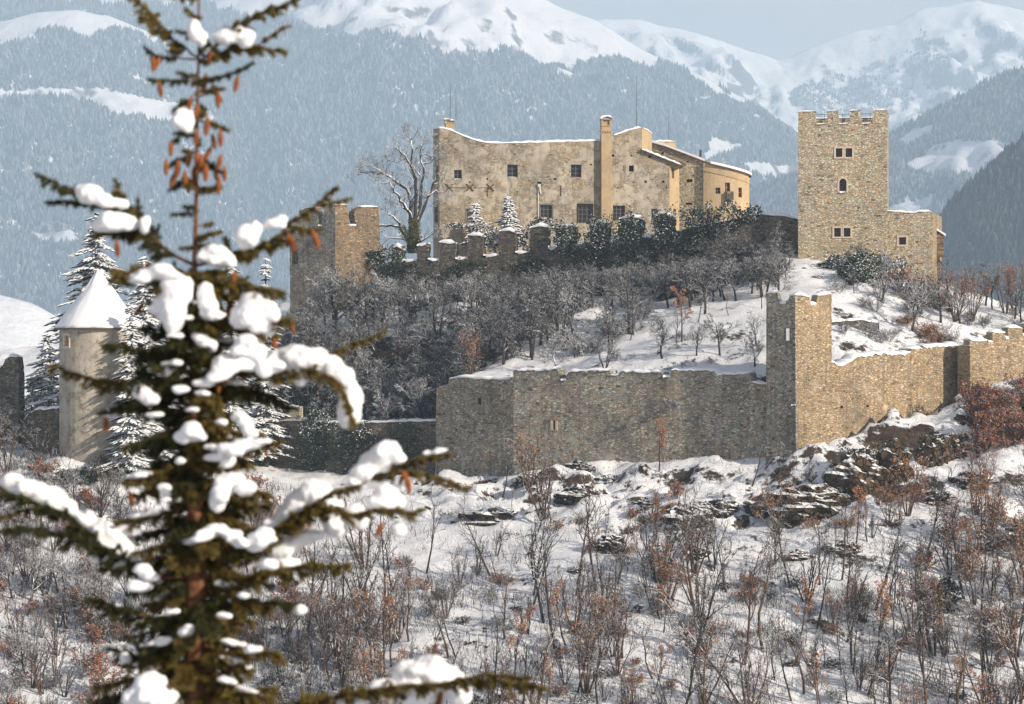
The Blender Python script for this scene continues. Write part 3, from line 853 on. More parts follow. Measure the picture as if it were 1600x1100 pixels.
# ------------------------------------------------------------------ the palace
BY = 343.0
fA = Frame(687, BY, 953, BY + 3.2)
pal = thing('palace', P(820, 392, BY), 'long ochre castle palace with square windows and a rounded right end', 'castle building')
topA = [(686.5, 200), (694, 200.2), (706, 204), (716, 208.5), (730, 214.5), (745, 219.8), (757, 222.5), (770, 223.6), (800, 223.2), (850, 222), (900, 220.8), (953, 219.4)]
wA = [(709.5, 265.5, 721.5, 280), (792.5, 257, 809, 277), (892, 257, 908.5, 277), (729, 327, 741, 348), (844, 320, 863, 348), (903, 320, 925, 349)]
put = [(732.6, 283, 735, 285.5), (759.8, 278, 762.8, 281), (865, 278.3, 869, 281), (922, 256, 925, 258.5), (803, 240, 805.5, 241.8), (839.5, 284, 846, 290)]
wl, tA = wall('front_wall', fA, topA, [(687, 420), (953, 420)], M['palace_plaster'], pal, wA + put, 0.5, 1.2, 0.6, 0.05, 11)
cap_top(pal, fA, tA, 1.25, 0.30, 12)
window(pal, fA, wA[0], 0.45, 0.08, (1, 1), sill=0.08)
window(pal, fA, wA[1], 0.45, 0.08, (1, 2), sill=0.07)
window(pal, fA, wA[2], 0.45, 0.08, (1, 2))
for h in wA[3:]:
    w = window(pal, fA, h, 0.42, 0.12, (2, 3), mat='window_wood')
    u0, v1 = fA.uv(h[0], h[1]); u1, v0 = fA.uv(h[2], h[3])
    mb = MB()
    for a, b, c, d in ((u0 - 0.16, v0, u0, v1), (u1, v0, u1 + 0.16, v1), (u0 - 0.16, v1, u1 + 0.16, v1 + 0.16)):
        mb.box(fA.pt((a + c) / 2, (b + d) / 2, 0.0), fA.U * (c - a) / 2, fA.N * 0.03, Vector((0, 0, (d - b) / 2)))
    mb.build('surround', M['dark_hole' if h[0] > 900 else 'window_wood'], w)
# the narrow left side
fL = Frame(677, BY + 5.5, 687, BY)
wL = [(679.3, 322, 684, 333), (679.3, 335.5, 684, 347)]
wl, tL = wall('side_wall', fL, [(677, 201), (687, 200)], [(677, 420), (687, 420)], M['palace_plaster'], pal, wL, 0.3, 0.9, 0.6, 0.03, 13)
cap_top(pal, fL, tL, 0.9, 0.25, 14)
for h in wL: window(pal, fL, h, 0.25, 0.07, (1, 1))
mb = MB(); mb.box(fL.px(682, 211, 0.1), fL.U * 2.6, fL.N * 0.12, Vector((0, 0, 0.12))); mb.build('ledge', M['pale_stone'], pal)
snow_strip('snow_cap', [fL.px(677.4, 209.6, 0.2), fL.px(686.6, 209.6, 0.2)], fL.N, 0.22, 0.15, pal, 15)
# taller right-hand block
fB = Frame(953, BY + 3.2, 1046, BY + 4.3)
topB = [(953, 213.5), (960, 211), (975, 206), (990, 201.5), (1003, 199), (1003.01, 233), (1020, 240), (1046, 250.5)]
wB = [(957.5, 321, 976.5, 345), (1017.5, 326, 1029, 345)]
pB = [(982.8, 258.5, 990.5, 268), (956, 241.5, 960, 245), (985, 241.5, 988, 244.5), (1013, 242.5, 1018, 247), (1007, 282, 1010.5, 285.6), (1034.5, 282, 1038.5, 285.6), (1041, 289, 1042.2, 296)]
wl, tB = wall('gable_wall', fB, topB, [(953, 420), (1046, 420)], M['palace_plaster'], pal, wB + pB, 0.5, 1.2, 0.6, 0.05, 16)
for h in wB: window(pal, fB, h, 0.42, 0.12, (2, 3))
u_c = fB.uv(1003, 199)[0]
cap_top(pal, fB, [q for q in tB if q[1] > fB.uv(1003, 214)[1]], 1.3, 0.32, 17, hi=u_c + 0.05)
# pale stuccoed ring round the little niche
mb = MB(); cu, cv = fB.uv(987, 263); rr = 13 * K * BY
for k in range(20):
    t0 = k / 20 * 2 * math.pi; t1 = (k + 1) / 20 * 2 * math.pi
    for r0, r1, d in ((rr * 0.86, rr, 0.035),):
        q = [fB.pt(cu + r0 * math.cos(t0), cv + r0 * math.sin(t0), d), fB.pt(cu + r1 * math.cos(t0), cv + r1 * math.sin(t0), d),
             fB.pt(cu + r1 * math.cos(t1), cv + r1 * math.sin(t1), d), fB.pt(cu + r0 * math.cos(t1), cv + r0 * math.sin(t1), d)]
        mb.poly(q); mb.poly([q[3] - fB.N * 0.04, q[2] - fB.N * 0.04, q[1] - fB.N * 0.04, q[0] - fB.N * 0.04])
        mb.poly([q[0], q[3], q[3] - fB.N * 0.04, q[0] - fB.N * 0.04]); mb.poly([q[2], q[1], q[1] - fB.N * 0.04, q[2] - fB.N * 0.04])
mb.build('stucco_ring', M['palace_plaster'], pal)
fB2 = Frame(1003.1, BY + 3.85, 1018.5, BY + 6.5)       # its sunlit flank above the lower roof
wl, t = wall('flank_wall', fB2, [(1003.1, 199), (1010, 202.5), (1018.5, 208.5)], [(1003.1, 262), (1018.5, 262)], M['apse_plaster'], pal, (), 0.3, 0.8, 0.6, 0.03, 18)
cap_top(pal, fB2, t, 0.9, 0.25, 19)
fB3 = Frame(1046.05, BY + 4.3, 1061.5, BY + 7.2)        # sunlit bevelled corner
wB3 = [(1050, 262.5, 1053.5, 279), (1052, 326, 1056.5, 352)]
wl, t = wall('corner_wall', fB3, [(1046.05, 250.5), (1061.5, 257.5)], [(1046.05, 420), (1061.5, 420)], M['apse_plaster'], pal, wB3, 0.3, 0.8, 0.6, 0.03, 20)
# lean-to roof with snow
a0 = fB.px(1002, 234, 0.5); a1 = fB.px(1064, 258.5, 0.5); b0 = a0 + Vector((1.6, 6, 0.5)); b1 = a1 + Vector((1.0, 4.5, 0.5))
mb = MB()
lo = Vector((0, 0, -0.18))
mb.poly([a0, a1, b1, b0]); mb.poly([b0 + lo, b1 + lo, a1 + lo, a0 + lo])
for p, q in ((a0, a1), (a1, b1), (b1, b0), (b0, a0)): mb.poly([p + lo, q + lo, q, p])
rf = mb.build('lean_to_roof', M['wood'], pal)
snow_strip('snow_cap', [a0 + Vector((0, -0.05, 0.0)), a1 + Vector((0, -0.05, 0))], Vector((0, -1, 0)), 3.2, 0.34, rf, 21)
# rear wing in bare masonry, its roof sloping down to the right
fC = Frame(1016, BY + 9.5, 1102, BY + 7.6)
topC = [(1016, 222.5), (1040, 229.5), (1070, 241), (1102, 253.5)]
wC = [(1033, 237.5, 1037, 241.5), (1072.5, 280, 1082, 284.5), (1071, 316.5, 1081, 320), (1073, 251, 1076, 254)]
wl, tC = wall('rear_wing_wall', fC, topC, [(1016, 420), (1102, 420)], M['tower_stone'], pal, wC, 0.35, 1.0, 0.5, 0.05, 22)
# rounded apse
ac = P(1113, 550, BY + 12.0); ar = 57.5 * K * (BY + 12.0)
Yap = BY + 12.0 - ar
zt = (550 - 262) * K * Yap; zb = (550 - 420) * K * Yap
def ap(th, z, r=ar): return Vector((ac.x + r * math.sin(th), ac.y - r * math.cos(th), z))
def apth(px): return math.asin(max(-1, min(1, ((px - 800) * K * (Yap + 1.2) - ac.x) / ar)))
apw = [(1117, 294, 1124.5, 303.5), (1132, 286, 1140, 300.5), (1153.5, 293, 1159.5, 308)]
def roof_z(th): # eaves fall to the right
    return (550 - (256 + (math.sin(th) + 0.2) * 13.5)) * K * (Yap + 1.0)
ths = sorted(set([-0.32 + k * 0.1 for k in range(31)] + [apth(x) for h in apw for x in (h[0], h[2])]))
zs = sorted(set([zb, zb + 6, zb + 9] + [(550 - y) * K * (Yap + 1.2) for h in apw for y in (h[1], h[3])]))
mb = MB()
def inh(th, z):
    for h in apw:
        if apth(h[0]) < th < apth(h[2]) and (550 - h[3]) * K * (Yap + 1.2) < z < (550 - h[1]) * K * (Yap + 1.2): return True
    return False
for t0, t1 in zip(ths[:-1], ths[1:]):
    for z0, z1 in zip(zs, zs[1:] + [None]):
        za, zc = (z1, z1) if z1 is not None else (roof_z(t0), roof_z(t1))
        if z1 is not None and inh((t0 + t1) / 2, (z0 + z1) / 2): continue
        mb.poly([ap(t0, z0), ap(t1, z0), ap(t1, zc), ap(t0, za)])
mb.poly([ap(ths[0], zb), ap(ths[0], roof_z(ths[0])), fC.px(1101.9, 253.5, -0.2), fC.px(1101.9, 420, -0.2)])
apse = mb.build('apse_wall', M['apse_plaster'], pal)
mb = MB()
for t0, t1 in zip(ths[:-1], ths[1:]):
    for dz, r in ((-1.15, ar + 0.10),):
        q = [ap(t0, roof_z(t0) + dz, r), ap(t1, roof_z(t1) + dz, r), ap(t1, roof_z(t1) + dz + 0.22, r), ap(t0, roof_z(t0) + dz + 0.22, r)]
        q2 = [ap(t0, roof_z(t0) + dz, ar - 0.05), ap(t1, roof_z(t1) + dz, ar - 0.05), ap(t1, roof_z(t1) + dz + 0.22, ar - 0.05), ap(t0, roof_z(t0) + dz + 0.22, ar - 0.05)]
        mb.poly(q); mb.poly([q[3], q[2], q2[2], q2[3]]); mb.poly([q2[0], q2[1], q[1], q[0]])
mb.build('cornice', M['apse_plaster'], apse)
for h in apw:
    t0, t1 = apth(h[0]), apth(h[2]); z1 = (550 - h[1]) * K * (Yap + 1.2); z0 = (550 - h[3]) * K * (Yap + 1.2)
    mb = MB(); ri = ar - 0.4
    c = [(t0, z0), (t1, z0), (t1, z1), (t0, z1)]
    for (ta, za), (tb, zb2) in zip(c, c[1:] + c[:1]):
        mb.poly([ap(ta, za), ap(tb, zb2), ap(tb, zb2, ri), ap(ta, za, ri)])
    tm = (t0 + t1) / 2; Ut = Vector((math.cos(tm), math.sin(tm), 0)); Nt = Vector((math.sin(tm), -math.cos(tm), 0))
    for zz in (z0 + (z1 - z0) * 0.5,):
        mb.box(ap(tm, zz, ri + 0.06), Ut * ar * (t1 - t0) / 2, Nt * 0.03, Vector((0, 0, 0.04)))
    mb.box(ap(tm, (z0 + z1) / 2, ri + 0.06), Ut * 0.04, Nt * 0.035, Vector((0, 0, (z1 - z0) / 2)))
    w = mb.build('window', M['brick'], pal)
    pb = MB(); pb.poly([ap(t0, z0, ri), ap(t1, z0, ri), ap(t1, z1, ri), ap(t0, z1, ri)]); pb.build('pane', M['glass'], w)
tm = apth(1137); Ut = Vector((math.cos(tm), math.sin(tm), 0)); Nt = Vector((math.sin(tm), -math.cos(tm), 0))
mb = MB(); zk = (550 - 314) * K * (Yap + 1)
mb.box(ap(tm, zk, ar + 0.35), Ut * 0.5, Nt * 0.4, Vector((0, 0, 0.09)))
for k in range(7): mb.box(ap(tm, zk + 0.65, ar + 0.72) + Ut * (-0.45 + 0.15 * k), Ut * 0.025, Nt * 0.025, Vector((0, 0, 0.56)))
for s in (-1, 1):
    mb.box(ap(tm, zk + 0.65, ar + 0.35) + Ut * 0.46 * s, Ut * 0.03, Nt * 0.34, Vector((0, 0, 0.55)))
mb.box(ap(tm, zk + 1.2, ar + 0.72), Ut * 0.5, Nt * 0.04, Vector((0, 0, 0.04)))
mb.build('balcony', M['window_wood'], pal)
# snow-laden roof over rear wing and apse: one sloping sheet with thick eaves
mb = MB()
rim = [fC.px(1014.5, 221.5, 0.35), fC.px(1040, 228.5, 0.35), fC.px(1070, 239.8, 0.35), fC.px(1103, 252.5, 0.4)] + [ap(t, roof_z(t) + 0.06, ar + 0.35) for t in ths if t > -0.2]
bk = [p + Vector((0.5, 9 - 0.55 * i, 1.0 - 0.04 * i)) for i, p in enumerate(rim[:8])]
apex = Vector((ac.x, ac.y + 1, rim[3].z - 0.25))
th_ = Vector((0, 0, 0.30)); wd = Vector((0, 0, -0.16))
for p, q in zip(rim[:3], rim[1:4]):
    s = Vector((0.0, 9.0, 0.9))
    mb.poly([p + th_, q + th_, q + th_ + s, p + th_ + s], 0)
for p, q in zip(rim[3:-1], rim[4:]): mb.poly([p + th_, q + th_, apex + th_], 0)
for p, q in zip(rim[:-1], rim[1:]):
    mb.poly([p, q, q + th_, p + th_], 0); mb.poly([p + wd, q + wd, q, p], 1); 
    m_in = Vector((0, 1.2, 0)); mb.poly([p + wd + m_in, q + wd + m_in, q + wd, p + wd], 1)
mb.build('snowy_roof', [M['snow'], M['wood']], pal)
mb = MB(); mb.box(P(1094.5, 240, BY + 12), (0.15, 0, 0), (0, 0.15, 0), (0, 0, 0.5)); mb.build('flue', M['iron'], pal)
# low rear block behind
fD = Frame(1018, BY + 13, 1056, BY + 13.5)
wl, t = wall('rear_block_wall', fD, [(1018, 220.5), (1056, 221)], [(1018, 300), (1056, 300)], M['apse_plaster'], pal, (), 0.3, 4.0, 0.8, 0.03, 24)
cap_top(pal, fD, t, 4.0, 0.3, 25)
# main roof behind the parapet
mb = MB()
rp = [fA.pt(u, v - 0.35, -0.9) for u, v in tA[::2]] + [fB.pt(u, v - 0.35, -0.9) for u, v in tB if u < u_c][::2]
for p, q in zip(rp[:-1], rp[1:]):
    s = Vector((-0.5, 9, -1.0)); mb.poly([p, q, q + s, p + s]); mb.poly([p + s, q + s, q + s - Vector((0, 0, 14)), p + s - Vector((0, 0, 14))], 1)
mb.build('main_roof', [M['snow'], M['palace_plaster']], pal)
# chimneys
Z = Vector((0, 0, 1))
def cbox(mb, fr, x0, y0, x1, y1, d0, d1, m=0):
    u0, v1 = fr.uv(x0, y0); u1, v0 = fr.uv(x1, y1)
    mb.box(fr.pt((u0 + u1) / 2, (v0 + v1) / 2, (d0 + d1) / 2), fr.U * abs(u1 - u0) / 2, fr.N * abs(d1 - d0) / 2, Z * abs(v1 - v0) / 2, m)
mb = MB()
cbox(mb, fA, 699.5, 191, 713, 214, -3.4, -2.2); cbox(mb, fA, 697.5, 189.5, 714.3, 191, -3.5, -2.1)
cbox(mb, fA, 698, 185.5, 700, 189.5, -3.3, -2.3); cbox(mb, fA, 703.5, 185.5, 705.5, 189.5, -3.3, -2.3); cbox(mb, fA, 707, 187, 708.5, 189.5, -3.3, -2.3); cbox(mb, fA, 711.5, 187, 713, 189.5, -3.3, -2.3)
cbox(mb, fA, 697, 184, 706.3, 185.5, -3.45, -2.15); cbox(mb, fA, 706.5, 185.8, 713.8, 187, -3.45, -2.15)
ch = mb.build('chimney', M['apse_plaster'], pal)
snow_strip('snow_cap', [fA.px(697, 184, -2.1), fA.px(706, 184, -2.1)], fA.N, 1.3, 0.2, ch, 26); snow_strip('snow_cap', [fA.px(706.8, 185.7, -2.1), fA.px(713.6, 185.7, -2.1)], fA.N, 1.3, 0.2, ch, 27)
mb = MB()
cbox(mb, fA, 938.2, 209, 953.6, 420, -0.3, 0.85)
cbox(mb, fA, 938.6, 197.5, 953.3, 209, -0.3, 0.80); cbox(mb, fA, 937.2, 204, 954.2, 206.2, -0.32, 0.92); cbox(mb, fA, 937.4, 196.5, 954.2, 198, -0.32, 0.90)
for k in range(5): cbox(mb, fA, 937.6 + k * 3.6, 206.2, 939.4 + k * 3.6, 208.6, 0.7, 0.93)
cbox(mb, fA, 938.2, 188, 941, 196.5, -0.28, 0.83); cbox(mb, fA, 950.6, 188, 953.4, 196.5, -0.28, 0.83); cbox(mb, fA, 941, 188, 950.6, 196.5, 0.1, 0.6)
cbox(mb, fA, 936.8, 186.4, 955.2, 188, -0.4, 1.0)
ch = mb.build('chimney', M['apse_plaster'], pal)
pts = [fA.px(936.6, 186.4, 1.05), fA.px(941, 183.8, 1.05), fA.px(946, 182.8, 1.05), fA.px(951, 183.8, 1.05), fA.px(955.4, 186.4, 1.05)]
snow_strip('snow_cap', pts, fA.N, 1.5, 0.35, ch, 28)
# wall ties, pipes, irons, masts
mb = MB()
cbox(mb, fA, 697, 292.6, 775, 293.6, 0.0, 0.10)
tie = mb.build('tie_beam', M['rust'], pal)
for x in (702.5, 734.5, 766.5):
    mb = MB()
    for s in (-1, 1):
        c = fA.px(x, 293, 0.13); a = (fA.U * 5.8 + Z * 5.6 * s) * K * BY
        mb.box(c + fA.N * 0.03 * s, a, fA.N * 0.03, a.cross(fA.N).normalized() * 0.055)
    mb.build('anchor_cross', M['rust'], tie)
mb = MB()
cbox(mb, fA, 840.2, 290, 841.6, 343, 0.02, 0.16); cbox(mb, fA, 839.8, 287.5, 844.5, 292, 0.02, 0.3)
a = fA.px(842.8, 292, 0.25); b = fA.px(845, 303, 0.25); d = (b - a)
mb.box((a + b) / 2, d / 2, fA.N * 0.08, d.cross(fA.N).normalized() * 0.10)
mb.build('downpipe', M['zinc'], pal)
for q in ((761.2, 294, 762, 308), (875.6, 290, 877, 306.5)):
    mb = MB(); cbox(mb, fA, *q, 0.0, 0.06); mb.build('wall_iron', M['iron'], pal)
for px, y0, y1, dep in ((703.5, 128, 184, 346), (712.5, 142, 187, 346), (994.5, 118, 201, 349), (1045, 178, 221, 357)):
    v, f = tubes([([P(px, y1, dep), P(px, (y0 + y1) / 2, dep), P(px, y0, dep)], [0.035, 0.028, 0.015])], 5)
    obj('antenna_mast', v, [(f, 0)], M['iron'], pal)

# ------------------------------------------------------------------ the square tower with its annex
fT = Frame(1247, 313.0, 1386.6, 311.3)
tow = thing('square_tower', P(1316, 430, 313), 'tall square battlemented stone tower with paired mullioned windows', 'tower')
wT = [(1305.8, 231.5, 1316.4, 245.5), (1321, 231.5, 1331.8, 245.5), (1303.2, 356, 1314, 370), (1318.2, 356, 1329, 370)]
wTa = [(1311.4, 279, 1322.6, 301, 'arch')]
front, tT = wall('front_wall', fT, [(1247, 193.5), (1386.6, 193.5)], [(1247, 480), (1386.6, 480)], M['tower_stone'], tow, wT + wTa + [(1369, 336.3, 1382, 338)], 0.4, 0.8, 1.0, 0.01, 31)
W = fT.len
z_par = fT.uv(1316, 193.5)[1]; z_top = fT.uv(1316, 173.2)[1]
zbase = fT.uv(1316, 480)[1]
bl = fT.pt(0, 0, -W); br = fT.pt(W, 0, -W)
class Fr2(Frame):
    def __init__(s, a, b):
        s.a = Vector((a.x, a.y, 0)); s.U = Vector((b.x - a.x, b.y - a.y, 0)).normalized(); s.N = Vector((s.U.y, -s.U.x, 0)); s.len = math.hypot(b.x - a.x, b.y - a.y)
fTr = Fr2(fT.pt(W, 0, -0.003), fT.pt(W, 0, -W)); fTb = Fr2(br, bl); fTl = Fr2(bl, fT.pt(0, 0, -0.003))
def plain_wall(name, fr, z0, z1, thick, mat, parent, e=0.0):
    mb = MB(); mb.box(fr.pt(fr.len / 2, (z0 + z1) / 2, -thick / 2), fr.U * (fr.len / 2 - e), fr.N * thick / 2, Z * (z1 - z0) / 2)
    return mb.build(name, mat, parent)
plain_wall('side_wall', fTr, zbase, z_par, 0.8, M['tower_stone'], tow, 0.81)
# run the side walls out to the corners
mb = MB()
for fr in (fTr, fTl):
    mb.box(fr.pt(0.42 if fr is fTr else fr.len - 0.42, (zbase + z_par - 0.02) / 2, -0.39), fr.U * 0.40, fr.N * 0.385, Z * (z_par - 0.02 - zbase) / 2)
mb.build('quoins', M['tower_stone'], tow)
plain_wall('side_wall', fTl, zbase, z_par, 0.8, M['tower_stone'], tow, 0.81)
plain_wall('rear_wall', fTb, zbase, z_par, 0.8, M['tower_stone'], tow, 0.0)
mb = MB(); mb.box(fT.pt(W / 2, z_par - 1.0, -W / 2), fT.U * (W / 2 - 0.82), fT.N * (W / 2 - 0.82), Z * 0.1); mb.build('platform', M['snow'], tow)
us = [(fT.uv(a, 193)[0], fT.uv(b, 193)[0]) for a, b in ((1247.2, 1275), (1292.3, 1310), (1327.5, 1345.3), (1363.5, 1386.4))]
for i, (a, b) in enumerate(us): merlon_uv(tow, fT, a, b, z_top, z_par - 0.02, 0.6, M['tower_stone'], 40 + i, 0.17, d=-0.003, amp=0.03)
gaps = [(us[i][1], us[i + 1][0]) for i in range(3)]
for i, (a, b) in enumerate(gaps): snow_strip('snow_cap', [fT.pt(a + 0.05, z_par, 0.05), fT.pt(b - 0.05, z_par, 0.05)], fT.N, 0.85, 0.2, tow, 50 + i)
for j, fr in enumerate((fTr, fTb, fTl)):
    for i, (a, b) in enumerate(us):
        if fr is fTr and i == 0: a += 0.62
        if fr is fTl and i == 3: b -= 0.62
        if fr is fTb: a -= 0.9 if i else 0; b += 1.0 if i < 3 else 0
        if fr is not fTb and ((fr is fTr and i == 3) or (fr is fTl and i == 0)):
            a, b = (a, b - 0.62) if fr is fTr else (a + 0.62, b)
        merlon_uv(tow, fr, a, b, z_top, z_par - 0.02, 0.6, M['tower_stone'], 60 + j * 5 + i, 0.2, d=-0.003, amp=0.03)
mb = MB()
for fr in (fT, fTb):
    for hh in (0.75, 1.25): mb.box(fr.pt(fr.len / 2, z_par + hh, -0.9), fr.U * (fr.len / 2 - 1.0), fr.N * 0.025, Z * 0.025)
    for k in range(9): mb.box(fr.pt(1.0 + (fr.len - 2.0) * k / 8, z_par + 0.2, -0.9), fr.U * 0.025, fr.N * 0.025, Z * 1.1)
tag(mb.build('railing', M['iron'], tow), kind='stuff')
for pair in (wT[:2], wT[2:]):
    for h in pair: window(tow, fT, h, 0.32, 0.05, (2, 3), surround=0.20, mat='iron')
# arched window
u0, v1 = fT.uv(1311.4, 279); u1, v0 = fT.uv(1322.6, 301)
hole = arch_hole(u0, v0, u1, v1, 8); big = arch_hole(u0 - 0.22, v0, u1 + 0.22, v1 + 0.2, 8)
mb = MB()
for i in range(1, len(hole)):
    j = (i + 1) % len(hole)
    if j == 0: j = 0
    if {i, j} == {0, 1}: continue
    A, B, Cc, D = hole[i], hole[j], big[j], big[i]
    mb.poly([fT.pt(*A, 0.05), fT.pt(*B, 0.05), fT.pt(*Cc, 0.05), fT.pt(*D, 0.05)]); mb.poly([fT.pt(*D, 0.05), fT.pt(*Cc, 0.05), fT.pt(*Cc, -0.02), fT.pt(*D, -0.02)])
    mb.poly([fT.pt(*B, 0.05), fT.pt(*A, 0.05), fT.pt(*A, -0.1), fT.pt(*B, -0.1)])
aw = mb.build('window', M['pale_stone'], tow)
mb = MB(); mb.poly([fT.pt(u, v, -0.3) for u, v in hole]); mb.build('pane', M['glass'], aw)
mb = MB(); um = (u0 + u1) / 2
mb.box(fT.pt(um, (v0 + v1) / 2, -0.26), fT.U * 0.03, fT.N * 0.03, Z * (v1 - v0) / 2)
for k in (1, 2): mb.box(fT.pt(um, v0 + (v1 - v0) * k / 3, -0.26), fT.U * (u1 - u0) / 2, fT.N * 0.025, Z * 0.025)
mb.build('grille', M['iron'], aw)
snow_strip('snow_cap', [fT.pt(u0 + 0.04, v0, 0.1), fT.pt(u1 - 0.04, v0, 0.1)], fT.N, 0.38, 0.24, aw, 70)
# annex
fN = Frame(1386.7, 312.6, 1457.5, 311.6)
ann = thing('annex', P(1422, 440, 312), 'low stone annex built against the right side of the square tower', 'castle building')
wN = [(1404.5, 370.5, 1416, 382.5)]
wl, tN = wall('front_wall', fN, [(1386.7, 329), (1398, 330), (1410, 331), (1422, 332), (1436, 330.5), (1450, 330), (1457.5, 332)], [(1386.7, 490), (1457.5, 490)], M['tower_stone'], ann, wN, 0.4, 0.9, 0.5, 0.10, 72)
cap_top(ann, fN, tN, 1.0, 0.25, 73)
window(ann, fN, wN[0], 0.32, 0.05, (2, 2), surround=0.24, mat='iron')
fNr = Fr2(fN.pt(fN.len, 0, -0.003), fN.pt(fN.len + 0.9, 0, -9))
z1 = fN.uv(1457, 332)[1]; z0 = fN.uv(1457, 490)[1]
plain_wall('side_wall', fNr, z0, z1 - 0.05, 0.8, M['sunlit_ochre_stone'], ann, 0.0)
mb = MB(); mb.box(fN.pt(fN.len / 2, z1 - 0.7, -4.8), fN.U * (fN.len / 2 - 0.3), fN.N * 3.8, Z * 0.15); mb.build('roof', M['snow'], ann)
# oriel hanging on the annex's far corner
ori = MB(); oc = P(1465, 382, 316.5)
ori.box(oc, (0.60, 0, 0), (0, 0.9, 0), (0, 0, 1.35)); ori.box(oc + Vector((0.0, 0, -1.45)), (0.70, 0, 0), (0, 1.0, 0), (0, 0, 0.10), 1)
for s in (-0.55, 0.55): ori.box(oc + Vector((-0.1, s, -2.6)), (0.10, 0, 0), (0, 0.1, 0), (0, 0, 1.1), 1)
d = Vector((1.0, 0, -1.3)); ori.box(oc + Vector((0.15, -0.9, -2.1)), d * 0.5, (0, 0.07, 0), Vector((1.3, 0, 1.0)) * 0.06, 1)
ori.box(oc + Vector((-0.25, 0, -4.2)), (0.42, 0, 0), (0, 0.8, 0), (0, 0, 2.6))
for k in range(3): ori.box(oc + Vector((0.0, -0.93, 0.7 - 0.7 * k)), (0.6, 0, 0), (0, 0.03, 0), (0, 0, 0.05), 1)
o = ori.build('oriel', [M['ruin_stone'], M['wood']], ann)
rb = MB(); p0 = oc + Vector((-0.75, -1.1, 2.0)); p1 = oc + Vector((0.85, -1.1, 1.0)); s = Vector((0, 2.2, 0)); t = Vector((0, 0, 0.24))
rb.poly([p0 + t, p1 + t, p1 + s + t, p0 + s + t]); rb.poly([p0, p1, p1 + t, p0 + t]); rb.poly([p0 + s, p1 + s, p1, p0]); rb.poly([p1, p1 + s, p1 + s + t, p1 + t]); rb.poly([p0, p0 + t, p0 + s + t, p0 + s])
rb.build('snowy_roof', M['snow'], o)

# ------------------------------------------------------------------ ruined tower at the left end of the upper wall
rt = thing('ruined_tower', P(523, 440, 330), 'roofless ruined tower with broken battlements, one face coloured for shade, one for sun', 'ruin')
fR1 = Frame(453, 334, 523.5, 330); fR2 = Frame(523.5, 330, 601, 336)  # sun and shade of the two faces put into separate stone colours
wl, t = wall('shaded_wall', fR1, [(453, 378), (456, 366), (467, 362), (468, 327), (480, 324), (494, 323.5), (497, 340), (499, 353), (502, 353), (502, 338), (508, 327), (513, 321), (523.5, 320)], [(453, 500), (523.5, 500)], M['grey_shade_stone'], rt, [(455.8, 391, 465.5, 413, 'arch')], 1.0, 1.1, 0.35, 0.16, 81, jag=(0.12, 0))
lo = fR1.uv(468, 327)[0]; hi = fR1.uv(494, 327)[0]
snow_strip('snow_cap', [fR1.pt(u, v, 0.02) for u, v in t if lo + 0.15 < u < hi and v > fR1.uv(480, 330)[1]], fR1.N, 1.1, 0.2, rt, 82)
snow_strip('snow_cap', [fR1.pt(u, v, 0.02) for u, v in t if u > fR1.uv(512, 327)[0]], fR1.N, 1.1, 0.2, rt, 83)
snow_strip('snow_cap', [fR1.px(497.5, 353, 0.02), fR1.px(502.5, 353, 0.02)], fR1.N, 1.1, 0.25, rt, 84)
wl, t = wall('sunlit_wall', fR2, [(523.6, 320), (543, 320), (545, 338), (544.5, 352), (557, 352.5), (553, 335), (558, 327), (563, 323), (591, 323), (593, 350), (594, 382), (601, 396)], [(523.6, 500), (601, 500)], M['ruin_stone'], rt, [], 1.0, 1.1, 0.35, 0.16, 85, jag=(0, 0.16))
for a, b, yy in ((524, 542.5, 320), (545.5, 556.5, 352.3), (563.5, 590.5, 323)):
    snow_strip('snow_cap', [fR2.px(a, yy, 0.02), fR2.px((a + b) / 2, yy, 0.02), fR2.px(b, yy, 0.02)], fR2.N, 1.1, 0.22, rt, int(a))
# far walls closing the ruin
pA = fR1.pt(0, 0, -1.0); pB_ = fR2.pt(fR2.len, 0, -1.0)
fR3 = Fr2(P(500, 550, 342), P(453.5, 550, 334.6)); fR4 = Fr2(P(600.5, 550, 336.6), P(500, 550, 342))
plain_wall('rear_wall', fR3, P(0, 500, 334).z, P(0, 365, 334).z, 1.0, M['grey_shade_stone'], rt, 0.1); plain_wall('rear_wall', fR4, P(0, 500, 334).z, P(0, 395, 334).z, 1.0, M['ruin_stone'], rt, 0.1)

# ------------------------------------------------------------------ upper curtain wall
uw = thing('upper_curtain_wall', P(900, 450, 325), 'shaded battlemented curtain wall running below the palace to the square tower', 'castle wall')
fU = Frame(574, 335.5, 1248, 314.6)
topU = [(574, 412), (650, 408), (711, 407), (754, 402), (805, 397), (856, 391), (920, 383), (1010, 372), (1060, 361), (1110, 349), (1191, 334), (1225, 336.5), (1248, 342)]
wl, tU = wall('wall', fU, topU, [(574, 540), (800, 530), (1000, 510), (1248, 480)], M['dark_shade_stone'], uw, [(1231.5, 374, 1236, 405)], 0.6, 1.3, 0.6, 0.09, 91)
mer = [(610, 628, 388), (650, 668, 383), (686, 711, 376), (730, 754.5, 369), (779, 805, 361), (827.5, 856, 357), (868, 898, 356), (922, 950, 349), (966, 1003, 343), (1023, 1052, 337)]
for i, (a, b, y) in enumerate(mer):
    yb = np.interp((a + b) / 2, [p[0] for p in topU], [p[1] for p in topU]) + 1.0
    merlon(uw, fU, a, b, y + (i * 37 % 5 - 2) * 0.8, yb, 0.9, M['dark_shade_stone'], 100 + i, 0.45, d=-0.15, amp=0.24)
ends = [628] + [v for m_ in mer[1:] for v in (m_[0], m_[1])]
